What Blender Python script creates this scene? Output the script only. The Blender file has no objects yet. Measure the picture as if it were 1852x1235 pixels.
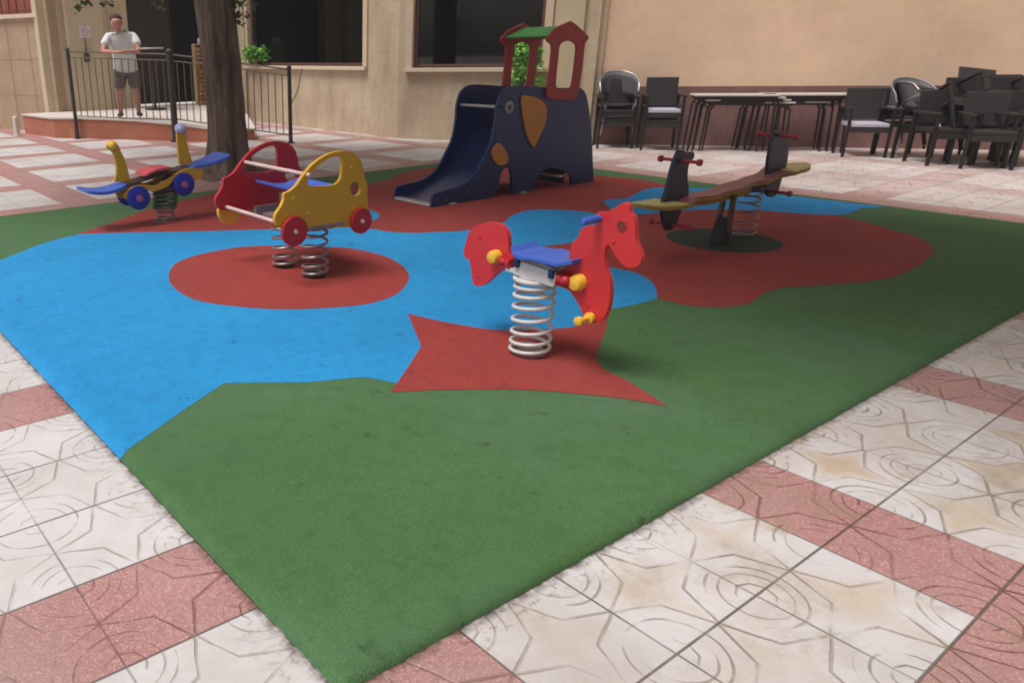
import bpy, bmesh, math, random
from math import sin, cos, pi, radians, hypot, atan2
from mathutils import Vector, Matrix
from mathutils.geometry import tessellate_polygon
random.seed(11)
SC = bpy.context.scene
COL = SC.collection

# ------------------------------------------------------------------ camera
CAMH = 1.494
PX0, PY0, FPX = 566.0, 617.0, 1396.6
PITCH, ROLL, YAW = radians(20.55), radians(-.9), radians(55.69)
FW = Vector((cos(YAW)*cos(PITCH), sin(YAW)*cos(PITCH), -sin(PITCH)))
_r = FW.cross(Vector((0, 0, 1))).normalized(); _u = _r.cross(FW)
RT = cos(ROLL)*_r + sin(ROLL)*_u
UP = -sin(ROLL)*_r + cos(ROLL)*_u
EYE = Vector((0, 0, CAMH))
cam = bpy.data.cameras.new("camera")
cam.sensor_width = 36; cam.sensor_fit = 'HORIZONTAL'
cam.lens = FPX/1852*36
cam.shift_x = (926-PX0)/1852
cam.clip_end = 900; cam.clip_start = .05
co = bpy.data.objects.new("camera", cam); COL.objects.link(co)
M3 = Matrix((RT, UP, -FW)).transposed()
co.matrix_world = Matrix.Translation(EYE) @ M3.to_4x4()
SC.camera = co

# ------------------------------------------------------------------ world, sun, exposure
SUN_AZ = radians(170)      # direction the light comes from, measured from +x
SUN_EL = radians(66)
w = bpy.data.worlds.new("World"); SC.world = w; w.use_nodes = True
nt = w.node_tree
sky = nt.nodes.new('ShaderNodeTexSky'); sky.sky_type = 'NISHITA'; sky.sun_disc = False
sky.sun_elevation = SUN_EL; sky.sun_rotation = pi/2 - SUN_AZ
sky.air_density = 1.0; sky.dust_density = 4.0; sky.ozone_density = .6
hsv = nt.nodes.new('ShaderNodeHueSaturation'); hsv.inputs['Saturation'].default_value = .25
nt.links.new(sky.outputs[0], hsv.inputs['Color'])
bg = nt.nodes['Background']; bg.inputs[1].default_value = .12
nt.links.new(hsv.outputs[0], bg.inputs[0])
sl = bpy.data.lights.new("sun", 'SUN'); sl.energy = 2.4; sl.angle = radians(24); sl.color = (1, .985, .965)
so = bpy.data.objects.new("sun", sl); COL.objects.link(so)
sd = Vector((cos(SUN_EL)*cos(SUN_AZ), cos(SUN_EL)*sin(SUN_AZ), sin(SUN_EL)))
so.rotation_euler = sd.to_track_quat('Z', 'Y').to_euler(); so.location = sd*30
SC.view_settings.view_transform = 'Standard'; SC.view_settings.look = 'None'
SC.cycles.filter_width = 1.9
SC.view_settings.exposure = 0.05; SC.view_settings.gamma = 1

# ------------------------------------------------------------------ photo point -> place in the world
def ray(px, py):
    return FW + RT*((px-PX0)/FPX) - UP*((py-PY0)/FPX)
def G(px, py, z=0.0):
    d = ray(px, py); t = (z-CAMH)/d.z
    p = EYE + d*t
    return Vector((p.x, p.y, z))
def Wy(px, py, y):
    d = ray(px, py); return EYE + d*(y/d.y)
def Wx(px, py, x):
    d = ray(px, py); return EYE + d*(x/d.x)
class Plane:                                  # upright plane through a (xy) along e
    def __init__(s, a, b):
        s.a = Vector((a[0], a[1], 0)); e = Vector((b[0]-a[0], b[1]-a[1], 0)); s.len = e.length; s.e = e.normalized()
        s.n = Vector((-s.e.y, s.e.x, 0))
        if s.n.dot(-s.a) < 0: s.n = -s.n        # towards the camera
    def hit(s, px, py):
        d = ray(px, py); t = (s.a-EYE).dot(s.n)/d.dot(s.n); p = EYE + d*t
        return ((p-s.a).dot(s.e), p.z)
    def at(s, u, z, off=0): return s.a + s.e*u + s.n*off + Vector((0, 0, z))

# ------------------------------------------------------------------ materials
MATS = {}
def srgb(c):
    return tuple(((v/255)/12.92 if v/255 <= .04045 else ((v/255+.055)/1.055)**2.4) for v in c)
def mat(name, col, rough=.6, noise=.15, scale=6, bump=0, bscale=60, metal=0, spec=.5, dirt=None, coat=0):
    if name in MATS: return MATS[name]
    m = bpy.data.materials.new(name); m.use_nodes = True; MATS[name] = m
    n = m.node_tree; L = n.links; b = n.nodes['Principled BSDF']
    b.inputs['Roughness'].default_value = rough; b.inputs['Metallic'].default_value = metal
    b.inputs['Specular IOR Level'].default_value = spec
    if coat: b.inputs['Coat Weight'].default_value = coat
    c = srgb(col)
    tc = n.nodes.new('ShaderNodeTexCoord')
    t = n.nodes.new('ShaderNodeTexNoise'); t.inputs['Scale'].default_value = scale; t.inputs['Detail'].default_value = 6; t.inputs['Roughness'].default_value = .65
    L.new(tc.outputs['Object'], t.inputs['Vector'])
    r = n.nodes.new('ShaderNodeValToRGB')
    r.color_ramp.elements[0].position = .3; r.color_ramp.elements[1].position = .72
    lo = tuple(v*(1-noise) for v in c); hi = tuple(min(1, v*(1+noise)) for v in c)
    if dirt: lo = srgb(dirt)
    r.color_ramp.elements[0].color = (*lo, 1); r.color_ramp.elements[1].color = (*hi, 1)
    L.new(t.outputs['Fac'], r.inputs['Fac']); L.new(r.outputs['Color'], b.inputs['Base Color'])
    mr = n.nodes.new('ShaderNodeMapRange'); mr.inputs['To Min'].default_value = max(0, rough-.08); mr.inputs['To Max'].default_value = min(1, rough+.1)
    L.new(t.outputs['Fac'], mr.inputs['Value']); L.new(mr.outputs[0], b.inputs['Roughness'])
    if bump:
        t2 = n.nodes.new('ShaderNodeTexNoise'); t2.inputs['Scale'].default_value = bscale; t2.inputs['Detail'].default_value = 4
        L.new(tc.outputs['Object'], t2.inputs['Vector'])
        bp = n.nodes.new('ShaderNodeBump'); bp.inputs['Strength'].default_value = bump; bp.inputs['Distance'].default_value = .01
        L.new(t2.outputs['Fac'], bp.inputs['Height']); L.new(bp.outputs[0], b.inputs['Normal'])
    return m

def scuff(m, col, amt=.5):
    n = m.node_tree; L = n.links; b = n.nodes['Principled BSDF']; src = b.inputs['Base Color'].links[0].from_socket
    tc = n.nodes.new('ShaderNodeTexCoord')
    mp_ = n.nodes.new('ShaderNodeMapping'); mp_.inputs['Scale'].default_value = (26, 26, 90); mp_.inputs['Rotation'].default_value = (.5, .3, 0); L.new(tc.outputs['Object'], mp_.inputs[0])
    t = n.nodes.new('ShaderNodeTexNoise'); t.inputs['Scale'].default_value = 1; t.inputs['Detail'].default_value = 6; L.new(mp_.outputs[0], t.inputs['Vector'])
    r = n.nodes.new('ShaderNodeMapRange'); r.inputs['From Min'].default_value = .66; r.inputs['From Max'].default_value = .72; r.inputs['To Max'].default_value = amt*.8; L.new(t.outputs['Fac'], r.inputs['Value'])
    x = n.nodes.new('ShaderNodeMix'); x.data_type = 'RGBA'; A, B = [i for i in x.inputs if i.type == 'RGBA'][:2]
    L.new(r.outputs[0], x.inputs['Factor']); L.new(src, A); B.default_value = (*srgb(col), 1); L.new([o for o in x.outputs if o.type == 'RGBA'][0], b.inputs['Base Color'])
def rubber(name, col, worn):
    m = bpy.data.materials.new(name); m.use_nodes = True
    n = m.node_tree; L = n.links; b = n.nodes['Principled BSDF']
    b.inputs['Roughness'].default_value = .85; b.inputs['Specular IOR Level'].default_value = .3
    tc = n.nodes.new('ShaderNodeTexCoord')
    def noise(s, d=4, r=.6):
        t = n.nodes.new('ShaderNodeTexNoise'); t.inputs['Scale'].default_value = s; t.inputs['Detail'].default_value = d; t.inputs['Roughness'].default_value = r
        L.new(tc.outputs['Object'], t.inputs['Vector']); return t.outputs['Fac']
    def mixc(f, a, bb):
        x = n.nodes.new('ShaderNodeMix'); x.data_type = 'RGBA'
        if isinstance(f, float): x.inputs['Factor'].default_value = f
        else: L.new(f, x.inputs['Factor'])
        for k, v in (('A', a), ('B', bb)):
            s = [i for i in x.inputs if i.name == k and i.type == 'RGBA'][0]
            if isinstance(v, tuple): s.default_value = (*v, 1)
            else: L.new(v, s)
        return [o for o in x.outputs if o.type == 'RGBA'][0]
    def ramp(v, a, c, lo=0., hi=1.):
        r = n.nodes.new('ShaderNodeMapRange'); L.new(v, r.inputs['Value'])
        r.inputs['From Min'].default_value = a; r.inputs['From Max'].default_value = c
        r.inputs['To Min'].default_value = lo; r.inputs['To Max'].default_value = hi; return r.outputs[0]
    c = srgb(col)
    v = n.nodes.new('ShaderNodeTexVoronoi'); v.inputs['Scale'].default_value = 260
    L.new(tc.outputs['Object'], v.inputs['Vector'])
    sep = n.nodes.new('ShaderNodeSeparateColor'); L.new(v.outputs['Color'], sep.inputs[0])
    g = mixc(ramp(sep.outputs[0], 0, 1), tuple(x*.68 for x in c), tuple(min(1, x*1.3) for x in c))
    big = mixc(ramp(noise(1.3, 5), .35, .7, 0, .55), g, tuple(x*.72 for x in c))
    w_ = mixc(ramp(noise(.8, 3), .42, .68, 0, .6), big, srgb(worn))
    w_ = mixc(ramp(noise(11, 6, .8), .48, .64, 0, .4), w_, tuple(x*.6 for x in c))
    w_ = mixc(ramp(noise(70, 2, .5), .74, .78, 0, .5), w_, srgb((170, 180, 150)))
    sp = noise(5.5, 7, .7)
    dk = mixc(ramp(sp, .64, .70, 0, .5), w_, (.02, .02, .012))
    L.new(dk, b.inputs['Base Color'])
    bp = n.nodes.new('ShaderNodeBump'); bp.inputs['Strength'].default_value = .5; bp.inputs['Distance'].default_value = .004
    L.new(v.outputs['Distance'], bp.inputs['Height'])
    bp2 = n.nodes.new('ShaderNodeBump'); bp2.inputs['Strength'].default_value = .35; bp2.inputs['Distance'].default_value = .02
    L.new(noise(3, 3), bp2.inputs['Height']); L.new(bp.outputs[0], bp2.inputs['Normal']); L.new(bp2.outputs[0], b.inputs['Normal'])
    return m

def pavement_material():
    m = bpy.data.materials.new("patterned_tiles"); m.use_nodes = True
    n = m.node_tree; L = n.links; b = n.nodes['Principled BSDF']
    tc = n.nodes.new('ShaderNodeTexCoord'); sx = n.nodes.new('ShaderNodeSeparateXYZ'); L.new(tc.outputs['Object'], sx.inputs[0])
    def M(op, a, c=None, d=None):
        x = n.nodes.new('ShaderNodeMath'); x.operation = op
        for i, v in enumerate((a, c, d)):
            if v is None: continue
            if isinstance(v, (int, float)): x.inputs[i].default_value = v
            else: L.new(v, x.inputs[i])
        return x.outputs[0]
    def noise(s, d=4, r=.6, vec=None):
        t = n.nodes.new('ShaderNodeTexNoise'); t.inputs['Scale'].default_value = s; t.inputs['Detail'].default_value = d; t.inputs['Roughness'].default_value = r
        L.new(vec or tc.outputs['Object'], t.inputs['Vector']); return t.outputs['Fac']
    def ramp(v, a, c, lo=0., hi=1., smooth=False):
        r = n.nodes.new('ShaderNodeMapRange'); L.new(v, r.inputs['Value'])
        if smooth: r.interpolation_type = 'SMOOTHSTEP'
        r.inputs['From Min'].default_value = a; r.inputs['From Max'].default_value = c
        r.inputs['To Min'].default_value = lo; r.inputs['To Max'].default_value = hi; return r.outputs[0]
    def mixc(f, a, bb, mode='MIX'):
        x = n.nodes.new('ShaderNodeMix'); x.data_type = 'RGBA'; x.blend_type = mode
        if isinstance(f, (int, float)): x.inputs['Factor'].default_value = f
        else: L.new(f, x.inputs['Factor'])
        for k, v in (('A', a), ('B', bb)):
            s = [i for i in x.inputs if i.name == k and i.type == 'RGBA'][0]
            if isinstance(v, tuple): s.default_value = (*v, 1)
            else: L.new(v, s)
        return [o for o in x.outputs if o.type == 'RGBA'][0]
    T = .4
    # slight waviness of every edge
    wob = M('MULTIPLY', M('SUBTRACT', noise(9, 2), .5), .05)
    wob2 = M('MULTIPLY', M('SUBTRACT', noise(7, 2), .5), .05)
    tx = M('DIVIDE', M('SUBTRACT', sx.outputs[0], .085), T)
    ty = M('DIVIDE', M('ADD', sx.outputs[1], .005), T)
    X = M('PINGPONG', M('ADD', tx, M('MULTIPLY', wob, .5)), .5)
    Y = M('PINGPONG', M('ADD', ty, M('MULTIPLY', wob2, .5)), .5)
    X0 = M('PINGPONG', tx, .5); Y0 = M('PINGPONG', ty, .5)
    # every fourth row and column is red
    px = M('FLOORED_MODULO', M('SUBTRACT', tx, 2.0), 4.0)      # x .885-.085=.8 -> 2 tiles
    py = M('FLOORED_MODULO', ty, 4.0)
    red = M('MAXIMUM', M('LESS_THAN', px, 1.0), M('LESS_THAN', py, 1.0))
    def line(v, at, wd):
        return M('SUBTRACT', 1.0, ramp(M('ABSOLUTE', M('SUBTRACT', v, at)), wd*.45, wd, smooth=True))
    d = M('SQRT', M('ADD', M('MULTIPLY', X, X), M('MULTIPLY', Y, Y)))
    oct_ = M('MAXIMUM', M('ADD', M('MULTIPLY', X, .924), M('MULTIPLY', Y, .383)), M('ADD', M('MULTIPLY', X, .383), M('MULTIPLY', Y, .924)))
    def part(v, sc, lo=.47, hi=.58): return M('MULTIPLY', v, ramp(noise(sc, 3, .6), lo, hi, .04, 1.0))
    g = M('MULTIPLY', line(oct_, .455, .014), ramp(noise(4.4, 3, .6), .40, .56, .12, 1.0))
    g = M('MAXIMUM', g, part(line(d, .335, .011), 5.3))
    g = M('MAXIMUM', g, part(line(d, .25, .010), 4.1, .46, .6))
    g = M('MAXIMUM', g, part(line(oct_, .13, .010), 6.7))
    dm = M('SUBTRACT', M('MAXIMUM', X, Y), .47)
    g = M('MAXIMUM', g, part(M('SUBTRACT', 1.0, ramp(M('ABSOLUTE', M('SUBTRACT', M('MULTIPLY', M('SUBTRACT', .5, M('MAXIMUM', X, Y)), 1.0), M('MULTIPLY', M('SUBTRACT', M('MINIMUM', X, Y), .0), .42))), .004, .012)), 5.9, .45, .6))
    fade = ramp(noise(1.9, 3, .6), .32, .60, .45, 1.0)
    g = M('MULTIPLY', g, fade)
    joint = M('MAXIMUM', M('MULTIPLY', line(X0, 0, .011), ramp(noise(1.3, 3, .6), .40, .56, .22, 1.0)), M('MULTIPLY', line(Y0, 0, .0115), ramp(noise(2.1, 4, .7), .32, .5, .5, 1.0)))
    # colours
    fl = noise(1.7, 5); fine = noise(45, 4, .7)
    tile = n.nodes.new('ShaderNodeTexWhiteNoise'); tile.noise_dimensions = '2D'
    cv = n.nodes.new('ShaderNodeCombineXYZ'); L.new(M('FLOOR', tx), cv.inputs[0]); L.new(M('FLOOR', ty), cv.inputs[1]); L.new(cv.outputs[0], tile.inputs['Vector'])
    white = mixc(ramp(fl, .35, .7), srgb((204, 199, 199)), srgb((220, 216, 217)))
    white = mixc(ramp(fine, .3, .75, .0, .35), white, srgb((190, 178, 170)))
    # tan stain held in the low star of each tile, strongest on the right of the square
    star = ramp(M('ADD', oct_, M('MULTIPLY', M('SUBTRACT', noise(6.5, 5, .7), .5), .45)), .36, .60, smooth=True)
    side = ramp(M('SUBTRACT', sx.outputs[0], M('MULTIPLY', sx.outputs[1], .9)), -.6, 1.6, .08, 1.0)
    st = M('MULTIPLY', M('MULTIPLY', star, ramp(noise(1.15, 4, .6), .40, .60, .1, 1.)), side)
    halo = M('MULTIPLY', ramp(noise(3.3, 5, .65), .5, .7, 0, .45), side)
    white = mixc(M('MULTIPLY', M('MAXIMUM', st, halo), .85), white, srgb((190, 164, 126)))
    redc = mixc(ramp(fl, .35, .7), srgb((162, 100, 99)), srgb((178, 124, 121)))
    vo = n.nodes.new('ShaderNodeTexVoronoi'); vo.inputs['Scale'].default_value = 230; L.new(tc.outputs['Object'], vo.inputs['Vector'])
    sc_ = n.nodes.new('ShaderNodeSeparateColor'); L.new(vo.outputs['Color'], sc_.inputs[0])
    redc = mixc(M('MULTIPLY', ramp(sc_.outputs[0], .78, .82), .6), redc, srgb((214, 172, 165)))
    redc = mixc(M('MULTIPLY', ramp(sc_.outputs[1], .8, .84), .6), redc, srgb((132, 72, 70)))
    base = mixc(red, white, redc)
    far = ramp(sx.outputs[0], 8.9, 10.0, .1, .72)
    base = mixc(M('MULTIPLY', far, ramp(noise(1.1, 4, .6), .3, .6, .6, 1.)), base, srgb((222, 208, 204)))  # far paving paled: dust plus sunlit brightness put into the colour
    base = mixc(ramp(tile.outputs['Value'], 0, 1, 0, .16), base, srgb((160, 142, 128)))
    dcol = mixc(red, srgb((138, 122, 106)), srgb((112, 60, 56)))
    base = mixc(M('MULTIPLY', g, ramp(side, .1, 1, .62, .95)), base, dcol)
    base = mixc(M('MULTIPLY', joint, .9), base, srgb((84, 72, 66)))
    spots = ramp(noise(13, 3, .5), .73, .76, 0, .5)
    base = mixc(spots, base, srgb((90, 76, 64)))
    grime = ramp(noise(.8, 6, .72), .44, .70, 0, .5)
    base = mixc(grime, base, srgb((150, 134, 124)))
    blot = M('MULTIPLY', ramp(noise(2.6, 7, .75), .52, .66, 0, .55), side)
    base = mixc(blot, base, srgb((150, 128, 100)))
    # grit trapped along the edge of the rubber
    ex = M('MAXIMUM', M('SUBTRACT', .885, sx.outputs[0]), M('SUBTRACT', sx.outputs[0], 8.78))
    ey = M('MAXIMUM', M('SUBTRACT', 1.195, sx.outputs[1]), M('SUBTRACT', sx.outputs[1], 8.02))
    ed = M('MAXIMUM', ex, ey)
    grit = M('MULTIPLY', ramp(ed, .0, .035, 1, 0), ramp(noise(16, 5, .75), .38, .56, .1, .95))
    base = mixc(grit, base, srgb((58, 48, 38)))
    grit2 = M('MULTIPLY', ramp(ed, .0, .14, 1, 0), ramp(noise(38, 3, .6), .56, .64, 0, .6))
    base = mixc(grit2, base, srgb((84, 70, 56)))
    L.new(base, b.inputs['Base Color'])
    b.inputs['Roughness'].default_value = .62
    L.new(ramp(fine, .3, .7, .36, .56), b.inputs['Roughness'])
    h = M('SUBTRACT', M('MULTIPLY', fine, .12), M('MAXIMUM', g, joint))
    bp = n.nodes.new('ShaderNodeBump'); bp.inputs['Strength'].default_value = .7; bp.inputs['Distance'].default_value = .006
    L.new(h, bp.inputs['Height']); L.new(bp.outputs[0], b.inputs['Normal'])
    return m

# ------------------------------------------------------------------ mesh helpers
class MB:
    def __init__(s): s.v = []; s.f = []
    def add(s, vs, fs):
        k = len(s.v); s.v += [Vector(p) for p in vs]; s.f += [tuple(i+k for i in f) for f in fs]; return s
    def box(s, c, size, R=None):
        hx, hy, hz = size[0]/2, size[1]/2, size[2]/2
        vs = [Vector((x, y, z)) for x in (-hx, hx) for y in (-hy, hy) for z in (-hz, hz)]
        if R is not None: vs = [R @ p for p in vs]
        return s.add([p+Vector(c) for p in vs], [(0,1,3,2),(4,6,7,5),(0,4,5,1),(2,3,7,6),(0,2,6,4),(1,5,7,3)])
    def tube(s, path, r, n=10, cap=True):
        path = [Vector(p) for p in path]; rings = []
        up = Vector((0, 0, 1)); prev = None
        for i, p in enumerate(path):
            a = path[max(0, i-1)]; c = path[min(len(path)-1, i+1)]; t = (c-a).normalized()
            if prev is None:
                q = up if abs(t.z) < .9 else Vector((1, 0, 0)); nx = t.cross(q).normalized()
            else:
                nx = (prev - t*prev.dot(t)).normalized()
            prev = nx; ny = t.cross(nx)
            rr = r[i] if isinstance(r, (list, tuple)) else r
            rings.append([p + nx*cos(2*pi*j/n)*rr + ny*sin(2*pi*j/n)*rr for j in range(n)])
        vs = [v for rg in rings for v in rg]; fs = []
        for i in range(len(path)-1):
            for j in range(n):
                k = (j+1) % n; fs.append((i*n+j, i*n+k, (i+1)*n+k, (i+1)*n+j))
        if cap: fs.append(tuple(range(n-1, -1, -1))); fs.append(tuple((len(path)-1)*n+j for j in range(n)))
        return s.add(vs, fs)
    def cyl(s, a, b, r, n=24, r2=None): return s.tube([a, b], [r, r2 if r2 is not None else r], n)
    def ball(s, c, r, n=14, m=9, sq=(1, 1, 1)):
        vs = []; fs = []
        for i in range(m+1):
            th = pi*i/m
            for j in range(n):
                ph = 2*pi*j/n; vs.append(Vector(c)+Vector((sin(th)*cos(ph)*r*sq[0], sin(th)*sin(ph)*r*sq[1], cos(th)*r*sq[2])))
        for i in range(m):
            for j in range(n):
                k = (j+1) % n; fs.append((i*n+j, (i+1)*n+j, (i+1)*n+k, i*n+k))
        return s.add(vs, fs)
    def panel(s, outline, fn, t, holes=(), dirv=None):
        """2-D outline (+holes) -> fn(u,v) points, extruded by vector dirv*t"""
        loops = [list(outline)]+[list(h) for h in holes]
        def area(l): return sum(l[i][0]*l[(i+1) % len(l)][1]-l[(i+1) % len(l)][0]*l[i][1] for i in range(len(l)))
        for i, l in enumerate(loops):
            a = area(l)
            if (i == 0 and a < 0) or (i > 0 and a > 0): loops[i] = l[::-1]
        flat = [p for l in loops for p in l]
        tris = tessellate_polygon([[Vector((p[0], p[1], 0)) for p in l] for l in loops])
        A = [Vector(fn(*p)) for p in flat]; B = [p + dirv*t for p in A]; N = len(A)
        fs = [tuple(q) for q in tris]+[tuple(i+N for i in q[::-1]) for q in tris]
        k = 0
        for l in loops:
            for i in range(len(l)):
                a = k+i; c = k+(i+1) % len(l); fs.append((a, c, c+N, a+N))
            k += len(l)
        return s.add(A+B, fs)
    def build(s, name, m, parent=None, smooth=False, bevel=0, origin=None):
        me = bpy.data.meshes.new(name)
        o_ = Vector((0, 0, 0))
        if parent is not None:
            p = parent
            while p is not None: o_ = o_ + p.location; p = p.parent
        loc = Vector((0, 0, 0))
        if parent is None and origin is not None: loc = Vector(origin); o_ = loc
        me.from_pydata([tuple(v-o_) for v in s.v], [], s.f)
        bm = bmesh.new(); bm.from_mesh(me); bmesh.ops.recalc_face_normals(bm, faces=bm.faces); bm.to_mesh(me); bm.free()
        me.materials.append(m)
        if smooth:
            me.polygons.foreach_set('use_smooth', [True]*len(me.polygons))
            try: me.set_sharp_from_angle(angle=radians(40))
            except Exception: pass
        o = bpy.data.objects.new(name, me); COL.objects.link(o); o.location = loc
        if parent is not None: o.parent = parent
        if bevel:
            md = o.modifiers.new('bevel', 'BEVEL'); md.width = bevel; md.segments = 2; md.limit_method = 'ANGLE'; md.angle_limit = radians(40)
        return o
def tag(o, label=None, cat=None, group=None, kind=None):
    if label: o['label'] = label
    if cat: o['category'] = cat
    if group: o['group'] = group
    if kind: o['kind'] = kind
    return o
def empty(name, loc, label, cat, group=None, rz=0):
    o = bpy.data.objects.new(name, None); COL.objects.link(o); o.location = loc; o.rotation_euler = (0, 0, rz)
    o.empty_display_size = .1
    return tag(o, label, cat, group)
def copy_tree(o, loc, rz, label, group=None, parent=None):
    def rec(a, par):
        c = a.copy(); COL.objects.link(c); c.parent = par
        for ch in [x for x in list(COL.objects) if x.parent == a]: rec(ch, c)
        return c
    r = rec(o, parent); r.location = loc; r.rotation_euler = (0, 0, rz); r['label'] = label
    if group: r['group'] = group
    return r
def smooth_loop(pts, sub=6):
    """closed Catmull-Rom; a point with a third value is a sharp corner"""
    N = len(pts); out = []
    for i in range(N):
        p0, p1, p2, p3 = pts[i-1], pts[i], pts[(i+1) % N], pts[(i+2) % N]
        a = p1 if len(p1) > 2 else p0; d = p2 if len(p2) > 2 else p3
        for k in range(sub):
            t = k/sub
            out.append(tuple(.5*((2*p1[j])+(-a[j]+p2[j])*t+(2*a[j]-5*p1[j]+4*p2[j]-d[j])*t*t+(-a[j]+3*p1[j]-3*p2[j]+d[j])*t**3) for j in (0, 1)))
    return out
def zp(pts, sc, ox, oy):                     # points read off an enlarged crop of the photograph
    return [(ox+p[0]/sc, oy+p[1]/sc)+tuple(p[2:]) for p in pts]
def coil(mb, c, r, z0, z1, turns, wire, axis=Vector((0, 0, 0)), flat=True, n=8):
    """helical spring; axis = sideways drift of the top"""
    P = []; N = int(turns*22)
    for i in range(N+1):
        t = i/N; a = 2*pi*turns*t
        zz = t
        if flat: zz = t + .055*sin(2*pi*t)*-1*0.9   # closer coils at the two ends
        P.append(Vector(c)+axis*t+Vector((cos(a)*r, sin(a)*r, z0+(z1-z0)*zz)))
    return mb.tube(P, wire, n)

# ================================================================== THE SETTING
gmat = pavement_material()
R0x, R1x, R0y, R1y, RZ = .885, 8.78, 1.195, 8.02, .028
mb = MB()
mb.add([(-150, -150, 0), (150, -150, 0), (150, 150, 0), (-150, 150, 0)], [(0, 1, 2, 3)])
tag(mb.build('plaza_pavement', gmat), kind='structure')

GREEN = rubber('green_rubber', (74, 110, 64), (84, 114, 88))
BLUE = rubber('blue_rubber', (34, 142, 202), (40, 150, 208))
RED = rubber('red_rubber', (158, 58, 53), (142, 66, 60))
DGREEN = rubber('dark_green_rubber', (44, 60, 48), (48, 54, 44))
BW = .075
def rub_z(x, y):
    d = min(x-R0x, R1x-x, y-R0y, R1y-y)
    if d >= BW: return RZ
    t = max(0., d/BW); return RZ*math.sqrt(max(0, 1-(1-t)**2))
CUTS = [BW*k/4 for k in range(0, 5)]
def rub_sheet(name, poly, m, lift):
    bm = bmesh.new()
    vs = [bm.verts.new((p[0], p[1], 0)) for p in poly]
    f = bm.faces.new(vs); bmesh.ops.triangulate(bm, faces=[f])
    for k, c in enumerate(CUTS):
        for co_, no in (((R0x+c, 0, 0), (1, 0, 0)), ((R1x-c, 0, 0), (-1, 0, 0)), ((0, R0y+c, 0), (0, 1, 0)), ((0, R1y-c, 0), (0, -1, 0))):
            bmesh.ops.bisect_plane(bm, geom=bm.verts[:]+bm.edges[:]+bm.faces[:], plane_co=co_, plane_no=no, clear_inner=(k == 0))
    for v in bm.verts:
        v.co.z = rub_z(v.co.x, v.co.y)+lift
    bmesh.ops.recalc_face_normals(bm, faces=bm.faces)
    if sum(f.normal.z*f.calc_area() for f in bm.faces) < 0: bmesh.ops.reverse_faces(bm, faces=bm.faces[:])
    me = bpy.data.meshes.new(name); bm.to_mesh(me); bm.free(); me.materials.append(m)
    me.polygons.foreach_set('use_smooth', [True]*len(me.polygons))
    o = bpy.data.objects.new(name, me); COL.objects.link(o); tag(o, kind='structure'); return o
rub_sheet('green_rubber_ground', [(R0x, R0y), (R1x, R0y), (R1x, R1y), (R0x, R1y)], GREEN, .0)
def gp(pts, sub=6): return [tuple(G(p[0], p[1], RZ)[:2]) for p in smooth_loop(pts, sub)]
S = 1
blue_main = [(-90,496,S),(0,470),(75,441),(135,425,S),(165,421,S),(300,414,S),(600,403,S),(800,408,S),(930,372,S),(1090,374,S),(1125,400,S),(1180,470,S),(1235,505,S),(1189,539,S),
             (1150,550),(1102,559,S),(1070,620,S),(900,650,S),(722,694,S),(690,687),(650,682),(560,690),(480,691),(405,692,S),(330,742),(262,790),(214,823,S),(120,880,S),(-300,640,S)]
rub_sheet('blue_rubber_ground', gp(blue_main), BLUE, .0008)
red_main = [(140,423,S),(200,403),(271,378),(376,352),(480,338),(580,334),(663,332),(708,323),(737,310),(790,303),(850,300),(1000,304),(1075,317),(1145,323),(1192,331),(1260,345,S),(1360,366,S),(1500,380,S),
            (1526,392),(1591,409),(1666,432),(1688,450),(1682,462),(1653,485),(1591,506),(1478,516),(1412,521),(1380,531),(1357,547),(1315,555),(1250,553),(1216,546),(1189,539,S),
            (1182,514),(1155,495),(1102,483),(1050,474),(1000,461),(965,447,S),(1036,438),(1068,424),(1084,404),(1082,390),(1062,383),(1007,379),(958,380),(925,390),(908,403),(844,416),(801,419),(744,421),(696,418),(676,414),(626,411),(585,410),(500,414),(360,418),(251,420)]
rub_sheet('red_rubber_ground', gp(red_main), RED, .0016)
blue2 = [(1093,367),(1098,361),(1133,358),(1150,350),(1169,342),(1202,339),(1290,341),(1363,348),(1460,358),(1600,374,S),(1556,377,S),(1526,388),(1477,388),(1430,385),(1360,380),(1275,379),(1195,385),(1143,388),(1115,383)]
rub_sheet('blue_rubber_ground', gp(blue2), BLUE, .0024)
blob = [(610,388),(650,380),(676,382),(686,389),(680,397),(655,402),(620,402)]
rub_sheet('blue_rubber_ground', gp(blob), BLUE, .0024)
circ = [(305,500),(316,478),(351,463),(411,450),(460,445),(530,444),(594,447),(626,448),(665,455),(703,466),(732,485),(739,505),(722,528),(690,543),(640,553),(540,559),(460,557),(364,545),(318,523)]
rub_sheet('red_rubber_ground', gp(circ), RED, .0024)
star = [(737,567,S),(780,577),(841,589),(908,597),(1008,594),(1052,586),(1104,556,S),(1094,600),(1080,637),(1087,663),(1142,693),(1206,734,S),(1140,723),(1075,715),(951,705),(807,705),(706,709,S),(730,675),(762,626,S)]
rub_sheet('red_rubber_ground', gp(star), RED, .0024)
c0 = G(1307, 434, RZ)
rub_sheet('dark_green_rubber_ground', [(c0.x+.42*cos(2*pi*i/48), c0.y+.42*sin(2*pi*i/48)) for i in range(48)], DGREEN, .0032)

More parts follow.
